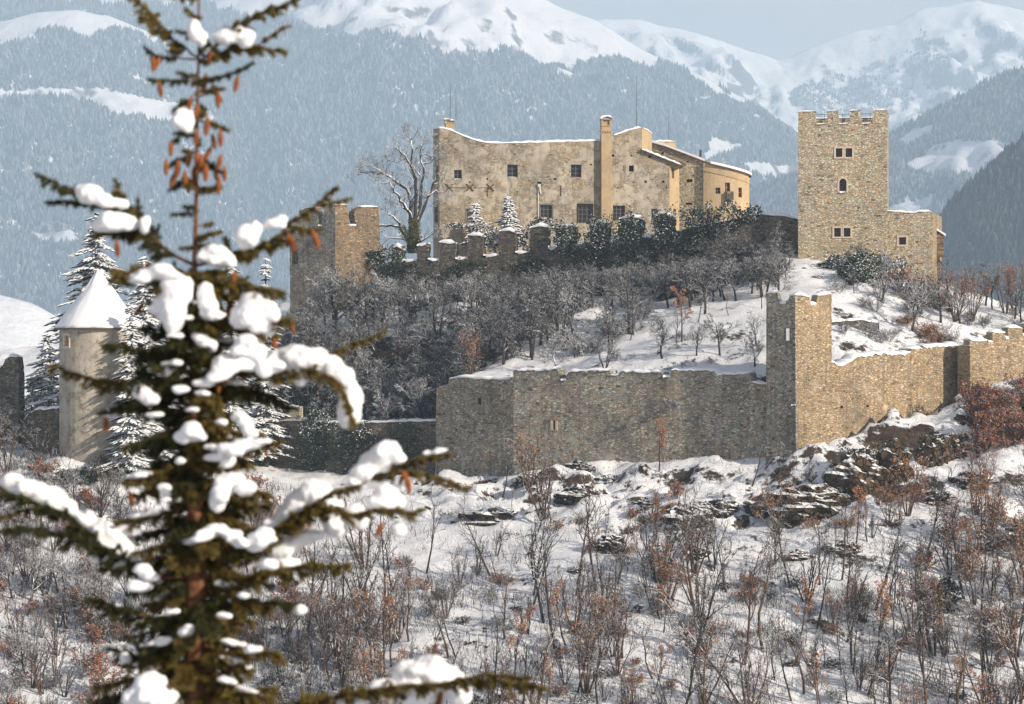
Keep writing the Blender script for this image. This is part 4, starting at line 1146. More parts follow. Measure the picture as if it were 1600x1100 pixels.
for i, (a, b) in enumerate(zip([m_[1] for m_ in mer[:-1]], [m_[0] for m_ in mer[1:]])):
    ya, yb = [np.interp(x, [p[0] for p in topU], [p[1] for p in topU]) for x in (a, b)]
    snow_strip('snow_cap', [fU.px(a + 0.5, ya - 3, 0.05), fU.px((a + b) / 2, (ya + yb) / 2 + 0.6, 0.05), fU.px(b - 0.5, yb - 1, 0.05)], fU.N, 1.4, 0.42, uw, 120 + i)
cap_top(uw, fU, tU, 1.3, 0.28, 131, lo=fU.uv(1170, 340)[0], hi=fU.uv(1246, 340)[0])

# ------------------------------------------------------------------ lower curtain wall, left to right
lw = thing('lower_curtain_wall', P(1000, 720, 281), 'long rubble curtain wall coloured grey for shade, snow along its ragged top', 'castle wall')
fG = Frame(802, 287.5, 1198, 274.0)
topG = [(802, 579), (830, 578.5), (872, 577), (873.5, 588), (876, 594), (884, 594), (886, 584), (889, 580.5), (925, 579), (953, 579), (955, 585), (966, 586), (969, 580.5), (1000, 581), (1034, 582), (1037, 589), (1047, 589), (1049.5, 577.5), (1090, 578), (1116, 579.5), (1122, 585.5), (1142, 584), (1171, 582.5), (1174, 597), (1193, 599), (1198, 600)]
key = [(864.3, 657, 868.0, 671)]
wl, tG = wall('wall', fG, topG, [(802, 775), (1198, 760)], M['grey_shade_stone'], lw, key, 0.5, 1.9, 0.35, 0.11, 141)
cap_top(lw, fG, tG, 1.9, 0.30, 142, lo=0.1)
u0, v1 = fG.uv(864.3, 657); u1, v0 = fG.uv(868.0, 671)
mb = MB()
for a, b, c, d in ((u0 - 0.3, v0 - 0.1, u0, v1), (u1, v0 - 0.1, u1 + 0.3, v1)): mb.box(fG.pt((a + c) / 2, (b + d) / 2, 0), fG.U * (c - a) / 2, fG.N * 0.06, Z * (d - b) / 2)
lh = mb.build('loophole', M['pale_stone'], lw)
mb = MB(); mb.box(fG.pt((u0 + u1) / 2, v1 + 0.09, 0), fG.U * 0.5, fG.N * 0.07, Z * 0.09); mb.build('lintel', M['brick'], lh)
fG2 = Frame(681, 295.6, 803, 288.2)
wl, tG2 = wall('lower_wall', fG2, [(681, 658), (681.5, 640), (682, 606), (690, 603), (700, 600), (702, 591), (715, 589), (738, 590.5), (760, 592), (803, 591.5)], [(681, 785), (803, 775)], M['grey_shade_stone'], lw, [(746, 622, 752, 632)], 0.3, 1.9, 0.45, 0.07, 143)
cap_top(lw, fG2, tG2, 1.9, 0.30, 144, lo=fG2.uv(702, 590)[0], hi=fG2.uv(802, 590)[0])
fG3 = Frame(380, 307, 682.5, 296.2)
topG3 = [(380, 660), (432, 658), (470, 657), (520, 660), (568, 661), (620, 659), (682.5, 657)]
wl, tG3 = wall('lower_wall', fG3, topG3, [(380, 790), (682.5, 790)], M['dark_shade_stone'], lw, [], 0.3, 1.9, 0.45, 0.06, 145)
cap_top(lw, fG3, tG3, 1.9, 0.3, 146, lo=0.1)
merlon(lw, fG3, 446, 468, 636, 658, 0.8, M['grey_shade_stone'], 147, 0.3, d=-0.1, amp=0.08); merlon(lw, fG3, 400, 424, 640, 659, 0.8, M['grey_shade_stone'], 148, 0.3, d=-0.1, amp=0.08)

# corner tower
ct = thing('corner_tower', P(1245, 715, 270), 'slim square ruined corner tower where grey and sunlit lower walls meet', 'tower')
fE1 = Frame(1197.5, 272.8, 1242.5, 270.4); fE2 = Frame(1242.5, 270.4, 1299.5, 273.6)  # shaded and sunlit face also differ in stone colour, as painted light
wl, t = wall('shaded_wall', fE1, [(1197.5, 457.5), (1215, 457.5), (1217, 466), (1219, 474), (1229, 474), (1233, 465), (1242.5, 460.5)], [(1196.5, 760), (1244, 760)], M['grey_shade_stone'], ct, [], 0.5, 0.45, 0.35, 0.10, 151, through=[(1224.5, 513, 1238, 532)])
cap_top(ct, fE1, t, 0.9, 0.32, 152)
wl, t = wall('sunlit_wall', fE2, [(1242.6, 460.5), (1256, 462), (1264, 464), (1267, 477), (1275, 475), (1277.5, 461), (1299.5, 459)], [(1242.6, 760), (1313, 760), (1309, 690), (1303, 655), (1300, 610)], M['sunlit_ochre_stone'], ct, [], 0.5, 0.9, 0.35, 0.10, 153, jag=(0, 0.10))
cap_top(ct, fE2, t, 0.9, 0.34, 154)
fE3 = Fr2(fE2.pt(fE2.len, 0, -0.9), fE2.pt(fE2.len - 0.3, 0, -4.4)); fE4 = Fr2(fE1.pt(0.3, 0, -4.4), fE1.pt(0, 0, -0.9))
plain_wall('rear_wall', fE3, P(0, 700, 270).z, P(0, 475, 272).z, 0.7, M['sunlit_ochre_stone'], ct)
snow_strip('snow_cap', [fE1.px(1198, 700, 0.1), fE1.px(1204, 699, 0.1)], fE1.N, 0.4, 0.2, ct, 155)
snow_strip('snow_cap', [fE1.px(1237, 634, 0.1), fE1.px(1243, 633, 0.1)], fE1.N, 0.4, 0.25, ct, 156)

# sunlit wall climbing to the right
rw = thing('right_curtain_wall', P(1400, 655, 277), 'sunlit ochre curtain wall climbing to the right edge below the annex', 'castle wall')
fH = Frame(1299, 274.4, 1497.5, 287)
wl, tH = wall('wall', fH, [(1299, 566), (1316, 571), (1328, 564), (1343, 557.5), (1370, 553), (1402, 552.5), (1410, 555), (1428, 545), (1450, 542.5), (1470, 541), (1497.5, 540)], [(1299, 740), (1497.5, 700)], M['sunlit_ochre_stone'], rw, [(1313, 634, 1317.5, 638), (1353.5, 632.5, 1357.5, 636)], 0.5, 1.9, 0.3, 0.17, 161)
cap_top(rw, fH, tH, 1.9, 0.36, 162)
fH2 = Frame(1497.6, 286.5, 1515.5, 283.6)
wl, t = wall('wall', fH2, [(1497.6, 540), (1506, 541), (1515.5, 540)], [(1497.6, 700), (1515.5, 690)], M['sunlit_ochre_stone'], rw, [], 0.4, 1.9, 0.4, 0.06, 163)
cap_top(rw, fH2, t, 1.2, 0.34, 164)
fH3 = Frame(1515.5, 283.6, 1720, 296)
wl, tH3 = wall('wall', fH3, [(1515.6, 541), (1570, 530), (1640, 517), (1720, 503)], [(1515.6, 690), (1720, 660)], M['sunlit_ochre_stone'], rw, [], 0.4, 1.9, 0.4, 0.08, 165)
for i, (a, b, y) in enumerate(((1516, 1543.5, 532), (1552, 1571, 519), (1576, 1598, 512), (1604, 1628, 506))):
    merlon(rw, fH3, a, b, y, np.interp((a + b) / 2, [1515, 1570, 1640, 1720], [541, 530, 517, 503]) + 1, 1.0, M['sunlit_ochre_stone'], 170 + i, 0.42, d=-0.06, amp=0.1)
for i, (a, b) in enumerate(((1543.5, 1552), (1571, 1576), (1598, 1604))):
    y = np.interp((a + b) / 2, [1515, 1570, 1640], [541, 530, 517])
    snow_strip('snow_cap', [fH3.px(a + 0.2, y, 0.03), fH3.px(b - 0.2, y, 0.03)], fH3.N, 1.2, 0.35, rw, 175 + i)

# ------------------------------------------------------------------ round tower with the snowy cone at left
rd = thing('round_tower', P(154, 715, 271), 'round plastered tower with a pointed snow-covered cone roof', 'tower')
RC = P(154, 550, 271); RR = 60.5 * K * 271
def rp_(th, z, r=RR): return Vector((RC.x + r * math.sin(th), RC.y - r * math.cos(th), z))
zE = (550 - 514) * K * 268; zB = (550 - 760) * K * 268
th0 = math.asin((108.5 - 154) / 60.5); th1 = math.asin((116 - 154) / 60.5)
wz1 = (550 - 524) * K * 268; wz0 = (550 - 541) * K * 268
tt = sorted(set([k * 2 * math.pi / 40 - math.pi for k in range(41)] + [th0, th1])); zz = [zB, zB + 5, wz0, wz1, zE + 0.2]
mb = MB()
for a, b in zip(tt[:-1], tt[1:]):
    for c, d in zip(zz[:-1], zz[1:]):
        if th0 - 1e-6 <= a and b <= th1 + 1e-6 and abs(c - wz0) < 1e-6: continue
        mb.poly([rp_(a, c), rp_(b, c), rp_(b, d), rp_(a, d)])
rwall = mb.build('wall', M['round_plaster'], rd)
mb = MB()
c = [(th0, wz0), (th1, wz0), (th1, wz1), (th0, wz1)]
for (ta, za), (tb, zb_) in zip(c, c[1:] + c[:1]): mb.poly([rp_(ta, za), rp_(tb, zb_), rp_(tb, zb_, RR - 0.45), rp_(ta, za, RR - 0.45)])
tm = (th0 + th1) / 2; Ut = Vector((math.cos(tm), math.sin(tm), 0)); Nt = Vector((math.sin(tm), -math.cos(tm), 0)); hw = RR * (th1 - th0) / 2; zc = (wz0 + wz1) / 2; hh = (wz1 - wz0) / 2
for s in (-1, 1): mb.box(rp_(tm, zc, RR + 0.02) + Ut * s * (hw + 0.09), Ut * 0.09, Nt * 0.05, Z * (hh + 0.18))
for s in (-1, 1): mb.box(rp_(tm, zc + s * (hh + 0.09), RR + 0.02), Ut * (hw - 0.003), Nt * 0.05, Z * 0.09)
w = mb.build('window', M['pale_stone'], rd)
mb = MB(); mb.poly([rp_(ta, za, RR - 0.4) for ta, za in c]); mb.build('pane', M['glass'], w)
mb = MB(); n = 48; zA = (550 - 421) * K * 271; er = 68.5 * K * 271
rings = [(er, zE - 0.05), (er + 0.03, zE + 0.12), (er * 0.86, zE + 0.12 + (zA - zE) * 0.135), (er * 0.6, zE + (zA - zE) * 0.40), (er * 0.3, zE + (zA - zE) * 0.70), (er * 0.05, zA - 0.15), (0.01, zA)]
rg = rngof(5)
V = []
for i, (r, z) in enumerate(rings):
    for k in range(n):
        a = 2 * math.pi * k / n; j = rg.uniform(-0.10, 0.10) if 1 < i < 6 else 0
        V.append((RC.x + (r + j) * math.sin(a), RC.y - (r + j) * math.cos(a), z + j))
F = [(i * n + k, i * n + (k + 1) % n, (i + 1) * n + (k + 1) % n, (i + 1) * n + k) for i in range(len(rings) - 1) for k in range(n)]
obj('roof', V, [(np.array(F), 0), (np.array([list(range(n))[::-1]]), 1)], [M['roof_shingle'], M['wood']], rd, smooth=True)
# wall ends by the round tower
fl1 = Frame(34, 276, 96, 272)
lf = thing('ruined_wall', P(60, 715, 273), 'dark ruined wall abutting the round tower on its left', 'castle wall')
wl, t = wall('wall', fl1, [(34, 672), (38, 656), (46, 645), (60, 640), (96, 637)], [(34, 770), (96, 770)], M['dark_shade_stone'], lf, [], 0.4, 1.0, 0.4, 0.08, 181)
cap_top(lf, fl1, t, 1.0, 0.3, 182)
fl2 = Frame(-70, 280, 29, 277)
lf = thing('ruined_wall', P(0, 715, 278), 'tall broken stub of ruined masonry at the left edge', 'castle wall')
wl, t = wall('wall', fl2, [(-70, 585), (-30, 580), (4, 572), (8, 562), (16, 557), (26, 558), (29, 585)], [(-70, 770), (29, 770)], M['dark_shade_stone'], lf, [], 0.4, 1.2, 0.4, 0.12, 183)
cap_top(lf, fl2, t, 1.2, 0.35, 184)

# ------------------------------------------------------------------ vegetation builders
def perp(d, rg):
    t = Vector(rg.normal(size=3)); t -= d * t.dot(d)
    return t.normalized()

def grow(rg, p, d, Ln, r, lvl, prm, out):
    n = 6 if lvl < 2 else 4
    pts = [p.copy()]; rad = [r]; q = p.copy(); dd = d.copy()
    for k in range(1, n):
        dd = (dd + Vector(rg.normal(size=3)) * prm['wob'][lvl] + Vector((0, 0, prm['up'][lvl]))).normalized()
        q = q + dd * Ln / (n - 1); pts.append(q.copy())
        rad.append(max(r * (1 - 0.78 * k / (n - 1)), prm['rmin'] * 0.7))
    out[lvl].append((pts, rad))
    if lvl + 1 >= len(prm['nb']) + 1: return
    nb = prm['nb'][lvl]
    for k in range(nb):
        t = prm['t0'][lvl] + (1 - prm['t0'][lvl]) * (k + rg.uniform(0.2, 0.9)) / nb
        f = t * (n - 1); i = min(int(f), n - 2); a = f - i
        b = pts[i].lerp(pts[i + 1], a); ax = (pts[i + 1] - pts[i]).normalized()
        ang = prm['ang'][lvl] * rg.uniform(0.7, 1.25)
        cd = (ax * math.cos(ang) + perp(ax, rg) * math.sin(ang)).normalized()
        cr = max(prm['rmin'], rad[i] * prm['rr'])
        grow(rg, b, cd, Ln * prm['lr'][lvl] * (1.15 - 0.55 * t) * rg.uniform(0.7, 1.25), cr, lvl + 1, prm, out)

TREE = dict(nb=[8, 6, 5, 4], wob=[.10, .2, .25, .3, .3], up=[.05, .10, .05, .0, .0], t0=[.28, .2, .15, .15], ang=[.85, .8, .8, .8], lr=[.62, .55, .55, .5], rr=.62, rmin=.022)
SAP = dict(nb=[8, 4, 3], wob=[.10, .18, .24, .25], up=[.08, .16, .05, .0], t0=[.35, .2, .2], ang=[.6, .65, .7], lr=[.38, .5, .5], rr=.6, rmin=.024)
STEM = dict(nb=[7, 4, 2], wob=[.10, .18, .24, .25], up=[.05, .10, .05, .0], t0=[.4, .2, .2], ang=[.5, .6, .7], lr=[.34, .5, .5], rr=.6, rmin=.024)
BUSH = dict(nb=[6, 4, 3], wob=[.16, .22, .25, .3], up=[.02, .0, -.02, .0], t0=[.15, .15, .2], ang=[.7, .8, .8], lr=[.55, .55, .5], rr=.6, rmin=.02)

def bare_meshes(kind, seed, leaves=0, leafmat=None, twigmat='twig', barkmat='bark', lsize=0.11):
    rg = rngof(seed); out = [[], [], [], [], []]
    if kind == 'tree':
        grow(rg, Vector((0, 0, -.2)), Vector((rg.normal() * .08, rg.normal() * .08, 1)).normalized(), 5.2, .20, 0, TREE, out)
    elif kind == 'sapling':
        grow(rg, Vector((0, 0, -.2)), Vector((rg.normal() * .12, rg.normal() * .12, 1)).normalized(), 6.4, .125, 0, SAP, out)
    elif kind == 'stems':
        for k in range(6):
            a = rg.uniform(0, 2 * math.pi); s = rg.uniform(.12, .5)
            grow(rg, Vector((math.cos(a) * .2, math.sin(a) * .2, -.2)), Vector((math.cos(a) * s, math.sin(a) * s, 1)).normalized(), rg.uniform(4.0, 7.0), .10, 0, STEM, out)
    elif kind == 'bush':
        for k in range(9):
            a = rg.uniform(0, 2 * math.pi); s = rg.uniform(.2, 1.2)
            grow(rg, Vector((math.cos(a) * .15, math.sin(a) * .15, -.15)), Vector((math.cos(a) * s, math.sin(a) * s, 1)).normalized(), rg.uniform(1.2, 2.2), .03, 0, BUSH, out)
    v, f = tubes(out[0] + (out[1] if kind == 'tree' else []), 5)
    trunk = mesh('trunk', v, [(f, 0)], M[barkmat], True)
    tw = [x for l in out[(2 if kind == 'tree' else 1):] for x in l]
    v, f = tubes(tw, 3)
    crown = mesh('crown', v, [(f, 0)], M[twigmat], True)
    res = [('trunk', trunk), ('crown', crown)]
    if leaves:
        tips = np.array([tuple(p[-1]) for p, r in tw] + [tuple(p[len(p) // 2]) for p, r in tw])
        c = tips[rg.integers(0, len(tips), leaves)] + rg.normal(size=(leaves, 3)) * 0.10
        v, f = leafquads(c, lsize, rg)
        res.append(('leaves', mesh('leaves', v, [(f, 0)], M[leafmat])))
    return res

PROTO = {}
for i in range(5): PROTO['tree', i] = bare_meshes('tree', 300 + i, twigmat='twig_dark')
for i in range(3): PROTO['snowtree', i] = bare_meshes('tree', 310 + i, twigmat='bark_snowy', barkmat='bark_snowy')
for i in range(5): PROTO['sapling', i] = bare_meshes('sapling', 320 + i, twigmat='twig' if i % 2 else 'twig_warm', barkmat='bark' if i % 2 else 'bark_warm')
for i in range(4): PROTO['stems', i] = bare_meshes('stems', 330 + i, twigmat='twig_warm' if i % 2 else 'twig', barkmat='bark_warm' if i % 2 else 'bark')
for i in range(4): PROTO['bush', i] = bare_meshes('bush', 340 + i)
for i in range(3): PROTO['snowbush', i] = bare_meshes('bush', 345 + i, twigmat='bark_snowy', barkmat='bark_snowy')
for i in range(4): PROTO['leafy', i] = bare_meshes('sapling' if i % 2 else 'stems', 350 + i, 420, 'leaf_orange', 'twig_warm', 'bark_warm')
for i in range(3): PROTO['leafbush', i] = bare_meshes('bush', 360 + i, 520, 'leaf_red', 'twig_warm', 'bark_warm')
for i in range(2): PROTO['orangebush', i] = bare_meshes('bush', 366 + i, 420, 'leaf_orange', 'twig_warm', 'bark_warm')

def plant(kind, i, name, loc, scale, rot, label, cat, group=None, tilt=0.0, sz=1.0):
    r = thing(name, loc, label, cat, group)
    r.scale = (scale, scale, scale * sz); r.rotation_euler = (tilt, tilt * 0.6, rot)
    for nm, me in PROTO[kind, i % sum(1 for k in PROTO if k[0] == kind)]:
        o = bpy.data.objects.new(nm, me); C.objects.link(o); o.parent = r
    return r

def at_ground(px, Y):
    x = (px - 800) * K * Y
    return Vector((x, Y, float(hz(x, Y))))

def ivy_blob(name, c, rx, ry, rz, n, mat, label, cat, seed, size=0.14, group=None, fill=0.55):
    rgl = rngof(seed)
    d = rgl.normal(size=(n, 3)); d /= np.linalg.norm(d, axis=1, keepdims=True)
    r = rgl.uniform(fill, 1.0, n) ** 0.6 * (1 + 0.35 * (rgl.uniform(size=n) < .12))
    lump = 1 + 0.75 * (fbm(d[:, 0] * 2.2 + seed, d[:, 2] * 2.2 + d[:, 1], 3, seed))
    p = d * (r * lump)[:, None] * np.array([rx, ry, rz])
    v, f = leafquads(p, size, rgl, 0.2)
    o = obj(name, v, [(f, 0)], M[mat], None, False, Vector(c))
    return tag(o, label, cat, group)
rg = rngof(77)
def zone(p):
    px, py = near_px(p)
    for lim, w in ((250, 'under the round tower'), (470, 'behind the big spruce'), (640, 'right of the big spruce'), (820, 'below the wall\'s shaded end'), (940, 'below the loophole'), (1060, 'below the grey wall\'s middle'), (1180, 'left of the corner tower'),
                   (1310, 'below the corner tower'), (1470, 'below the sunlit wall'), (9999, 'by the right edge')):
        if px < lim: break
    return ('high on the slope ' if py < 850 else 'midway down the slope ' if py < 960 else 'low on the slope ') + w
def zone_in(p):
    px, py = near_px(p)
    for lim, w in ((560, 'below the ruined tower'), (700, 'below the old bare tree'), (850, 'below the open battlements'), (1000, 'below the ivy-grown battlements'), (9999, 'below the rounded palace end')):
        if px < lim: break
    return ('high in the thicket ' if py < 500 else 'midway up the thicket ' if py < 560 else 'deep in the thicket ') + w
# ---- lower slope: saplings, thickening downhill
def slope_pt(px0, px1, py0, py1, y0=213, y1=292, bias=1.0):
    for _ in range(60):
        px = rg.uniform(px0, px1); py = py0 + (py1 - py0) * rg.uniform() ** bias
        h = hit(px, py, y0, y1)
        if h is not None and h.y < np.interp(h.x, WL[:, 0], WL[:, 1]) - 2.5 and fbm(h.x / 7.0, h.y / 7.0, 3, 88) > rg.uniform(-.75, .30): return h
    return None
def near_px(v): return 800 + v.x / (K * v.y), 550 - v.z / (K * v.y)
GS = 'bare saplings on the open slope below the walls'
n_s = 0
for k in range(275):
    p = slope_pt(430, 1720, 770, 1180, bias=0.62)
    if p is None: continue
    px, py = near_px(p)
    kind = 'sapling' if rg.uniform() < 0.74 else 'stems'
    sc = float(np.clip(rg.lognormal(-.28, .34), .32, 1.35))
    if py < 860: sc *= 0.72
    if kind == 'sapling':
        plant('sapling', k, 'sapling', p, sc, rg.uniform(0, 6.28), 'thin bare sapling ' + zone(p), 'sapling', GS, rg.normal() * (.28 if k % 5 == 0 else .10), rg.uniform(.85, 1.4))
    else:
        plant('stems', k, 'coppiced_shrub', p, sc * 0.9, rg.uniform(0, 6.28), 'many-stemmed bare shrub ' + zone(p), 'shrub', 'many-stemmed bare shrubs on the lower slope', rg.normal() * .05)
for k in range(105):
    p = slope_pt(-60, 470, 790, 1180)
    if p is None: continue
    plant('snowtree' if k % 3 == 0 else 'stems', k, 'coppiced_shrub', p, rg.uniform(0.5, 0.8), rg.uniform(0, 6.28), ('frosted' if k % 3 == 0 else 'dark') + ' tangled shrub ' + zone(p), 'shrub', 'bare shrubs on the shaded slope at left', rg.normal() * .06)
for k in range(44):
    p = slope_pt(480, 1620, 800, 1150, bias=0.8)
    if p is None: continue
    plant('leafy', k, 'young_oak', p, rg.uniform(0.5, 0.9), rg.uniform(0, 6.28), 'rusty-leaved young oak ' + zone(p), 'young tree', 'leaf-holding young oaks on the lower slope', rg.normal() * .06)
for k in range(105):
    p = slope_pt(430, 1640, 740, 1180, bias=0.6)
    if p is None: continue
    px, py = near_px(p)
    plant('bush' if k % 2 else 'snowbush', k, 'bare_bush', p, rg.uniform(0.4, 1.0) * (0.6 if py < 850 else 1), rg.uniform(0, 6.28), ('brown' if k % 2 else 'snow-whitened') + ' twiggy bush ' + zone(p), 'bush', 'low bare bushes on the lower slope')
for k in range(95):
    p = slope_pt(-40, 470, 740, 1180, bias=0.8)
    if p is None: continue
    plant('snowbush' if k % 2 else 'leafbush', k, 'bare_bush', p, rg.uniform(0.6, 1.2), rg.uniform(0, 6.28), ('frosted' if k % 2 else 'reddish') + ' tangled low bush ' + zone(p), 'bush', 'tangled low bushes at the shaded left')
for k in range(46):
    p = slope_pt(560, 1640, 770, 1150, bias=0.8)
    if p is None: continue
    plant('orangebush' if k % 2 else 'leafbush', k, 'leafy_bush', p, rg.uniform(0.35, 0.85), rg.uniform(0, 6.28), ('orange' if k % 2 else 'red-brown') + ' leafy bush ' + zone(p), 'bush', 'small dry-leaved bushes on the lower slope')
for k in range(48):   # red-brown thicket under the right-hand wall
    px = rg.uniform(1515, 1660); Y = rg.uniform(266, 281)
    p = at_ground(px, Y); a, b = near_px(p)
    if b > 735: continue
    plant('leafbush', k, 'leafy_bush', p, rg.uniform(0.7, 1.25), rg.uniform(0, 6.28), 'dense red-brown leafy bush under the sunlit wall at the right edge', 'bush', 'red-brown bushes under the sunlit right wall')
for k in range(26):
    px = rg.uniform(1400, 1640); Y = rg.uniform(236, 258)
    plant('leafbush' if k % 2 else 'leafy', k, 'leafy_bush', at_ground(px, Y), rg.uniform(0.6, 1.0), rg.uniform(0, 6.28), ('red-brown bush ' if k % 2 else 'orange-leaved stems ') + zone(at_ground(px, Y)), 'bush', 'rust-leaved thicket at the right of the slope')
for px, Y, sc, kind, i, lab in ((850, 263, 1.25, 'stems', 1, 'big fan of long bare stems in the middle of the snow slope'), (826, 275, .9, 'leafy', 0, 'tall orange-leaved young oak in front of the grey wall below its loophole'),
        (785, 280, .8, 'sapling', 1, 'pale snowy sapling against the shaded left part of the grey wall'), (1030, 274, .75, 'leafy', 1, 'rusty sapling standing before the foot of the grey wall, middle of its length'),
        (1175, 266, .7, 'sapling', 3, 'single thin sapling on the bank just left of the corner tower'), (885, 232, .8, 'leafy', 3, 'bright orange young oak at the bottom of the slope'),
        (1060, 262, .8, 'leafbush', 0, 'rusty bush growing over the dark rock right of the slope centre')):
    plant(kind, i, 'young_tree' if kind != 'leafbush' else 'leafy_bush', at_ground(px, Y), sc, px * 1.7, lab, 'young tree' if kind != 'leafbush' else 'bush')

for k in range(44):
    p = slope_pt(420, 1640, 840, 1190, bias=0.7)
    if p is None: continue
    g = rg.uniform(0.35, 0.9)
    ivy_blob('bramble_bush', p + Vector((0, 0, g * .5)), g * 1.5, g, g * .7, 420, 'bramble', 'dark bramble clump with snow flecks ' + zone(p), 'bramble', 900 + k, 0.085, 'dark bramble clumps on the lower slope', 0.2)
# ---- thicket between the two walls
GT = 'bare trees in the thicket between the walls'
for k in range(175):
    px = rg.uniform(440, 1215) if k > 70 else rg.uniform(440, 900); Y = rg.uniform(296, 324)
    wl_y = np.interp((px - 800) * K * Y, WL[:, 0], WL[:, 1])
    uy = fU.a.y + (px - 574) / (1248 - 574) * (314.6 - 335.5)
    Y = min(Y, uy - 2.0); Y = max(Y, wl_y + 4)
    p = at_ground(px, Y); a, b = near_px(p)
    open_ = (px > 905 and b > 470 - (px - 1000) * 0.12)
    if open_ and rg.uniform() < 0.62: continue
    top = np.interp(px, [440, 600, 900, 1200], [420, 440, 430, 405])
    hmax = (b - top) * K * Y / 5.8
    sc = min(rg.uniform(0.7, 1.25), max(0.45, hmax))
    kind = 'snowtree' if (rg.uniform() < 0.2) else 'tree'
    plant(kind, k, 'bare_tree', p, sc, rg.uniform(0, 6.28), ('frosted' if kind == 'snowtree' else 'brown') + ' bare tree ' + zone_in(p), 'tree', GT, rg.normal() * .05)
for k in range(150):
    px = rg.uniform(590, 1235) if k < 95 else rg.uniform(860, 1215); uy = fU.a.y + (px - 574) / (1248 - 574) * (314.6 - 335.5)
    Y = uy - (rg.uniform(1.5, 9) if k < 95 else rg.uniform(4, 15)); p = at_ground(px, Y); a, b = near_px(p)
    top = np.interp(px, [590, 700, 900, 1060, 1235], [448, 446, 432, 416, 402]); sc = float(np.clip((b - top) * K * Y / 5.8, .45, 1.25)) * rg.uniform(.8, 1.05)
    plant('snowtree' if k % 4 == 0 else 'tree', k, 'bare_tree', p, sc, rg.uniform(0, 6.28), ('frosted' if k % 4 == 0 else 'brown') + ' bare tree close under the upper wall ' + zone_in(p).split('thicket ')[1], 'tree', GT, rg.normal() * .05)
for k in range(60):
    px = rg.uniform(440, 1000); Y = rg.uniform(296, 318); Y = max(Y, np.interp((px - 800) * K * Y, WL[:, 0], WL[:, 1]) + 4)
    p = at_ground(px, Y)
    plant('bush' if k % 3 else 'snowbush', k, 'bare_bush', p, rg.uniform(0.9, 1.6), rg.uniform(0, 6.28), ('brown' if k % 3 else 'frosted') + ' bush ' + zone_in(p), 'bush', 'undergrowth bushes between the walls')
for px, Y, sc, kind, i, lab in ((655, 299, .95, 'snowtree', 0, 'snow-covered tree with a dark trunk beside the step in the grey wall'), (605, 301, .8, 'snowtree', 1, 'frosted round-crowned tree behind the low dark wall'),
        (945, 288, .62, 'stems', 2, 'leaning group of bare stems behind the grey wall, right of centre'), (1065, 290, .85, 'leafy', 1, 'rust-leaved tree on the white slope behind the grey wall'),
        (1035, 287, .75, 'tree', 2, 'dark forked tree rising straight behind a notch in the grey wall'), (1125, 285, .72, 'tree', 3, 'slender tree behind the right part of the grey wall'),
        (870, 292, .62, 'snowtree', 2, 'white frosted tree behind the left part of the grey wall top'), (735, 296, .8, 'leafy', 0, 'dark-trunked tree with a few orange leaves behind the grey wall'),
        (985, 297, .6, 'sapling', 1, 'thin sapling alone on the white inner slope'), (1180, 283, .7, 'bush', 2, 'bare bush close to the left flank of the corner tower'), (1090, 296, .6, 'sapling', 3, 'small bare sapling high on the white inner slope')):
    plant(kind, i, 'bare_tree' if kind != 'bush' else 'bare_bush', at_ground(px, Y), sc, px * 2.3, lab, 'tree' if kind != 'bush' else 'bush')
for k in range(46):                     # dark evergreen undergrowth under the upper wall
    px = rg.uniform(600, 1200); uy = fU.a.y + (px - 574) / (1248 - 574) * (314.6 - 335.5)
    p = at_ground(px, uy - rg.uniform(1.0, 9)); g = rg.uniform(.7, 1.5)
    ivy_blob('evergreen_bush', p + Vector((0, 0, g * .6)), g * 1.3, g, g * .9, 520, 'ivy_dark', 'dark evergreen bush under the upper wall ' + zone_in(p).split('thicket ')[1], 'bush', 1000 + k, 0.13, 'dark evergreen bushes under the upper wall', 0.3)
# ---- right part, inside the sunlit wall
for px, Y, sc, kind, i, lab in ((1425, 292, .95, 'snowtree', 1, 'spreading snowy fruit tree behind the sunlit right wall'), (1378, 300, .9, 'snowtree', 0, 'twin-trunked snowy tree below the square tower'), (1216, 300, .55, 'tree', 1, 'small bare tree directly behind the corner tower top'),
        (1335, 301, .45, 'sapling', 2, 'very thin pole sapling on the white terrace right of the corner tower'), (1470, 297, .85, 'tree', 4, 'bare tree at the foot of the annex wall'), (1500, 299, .8, 'snowtree', 2, 'long-limbed snowy tree right of the annex')):
    plant(kind, i, 'bare_tree', at_ground(px, Y), sc, px * 1.3, lab, 'tree')
for k in range(30):
    px = rg.uniform(1478, 1680); Y = rg.uniform(298, 312)
    plant(('tree', 'bush', 'leafy', 'bush')[k % 4], k, 'bare_bush', at_ground(px, Y), rg.uniform(0.5, 0.85), rg.uniform(0, 6.28), 'brown bare brush above the wall at the right edge of the hill', 'bush', 'brown brush on the right shoulder of the hill')
for k in range(16):  # orange leaves here stand in for warm sun on the bushes
    px = rg.uniform(1395, 1475); Y = rg.uniform(302, 309)
    plant(('orangebush', 'snowbush', 'bush')[k % 3], k, 'leafy_bush', at_ground(px, Y), rg.uniform(0.6, 1.05), rg.uniform(0, 6.28), 'bush at the foot of the annex where orange leaves stand for sunlight', 'bush', 'bushes at the foot of the annex')
for k in range(14):
    px = rg.uniform(480, 600); Y = rg.uniform(322, 329)
    plant(('tree', 'snowtree', 'snowbush')[k % 3], k, 'bare_tree', at_ground(px, Y), rg.uniform(0.5, 0.8), rg.uniform(0, 6.28), 'snowy tree at the foot of the ruined tower', 'tree', 'snowy trees under the ruined tower')
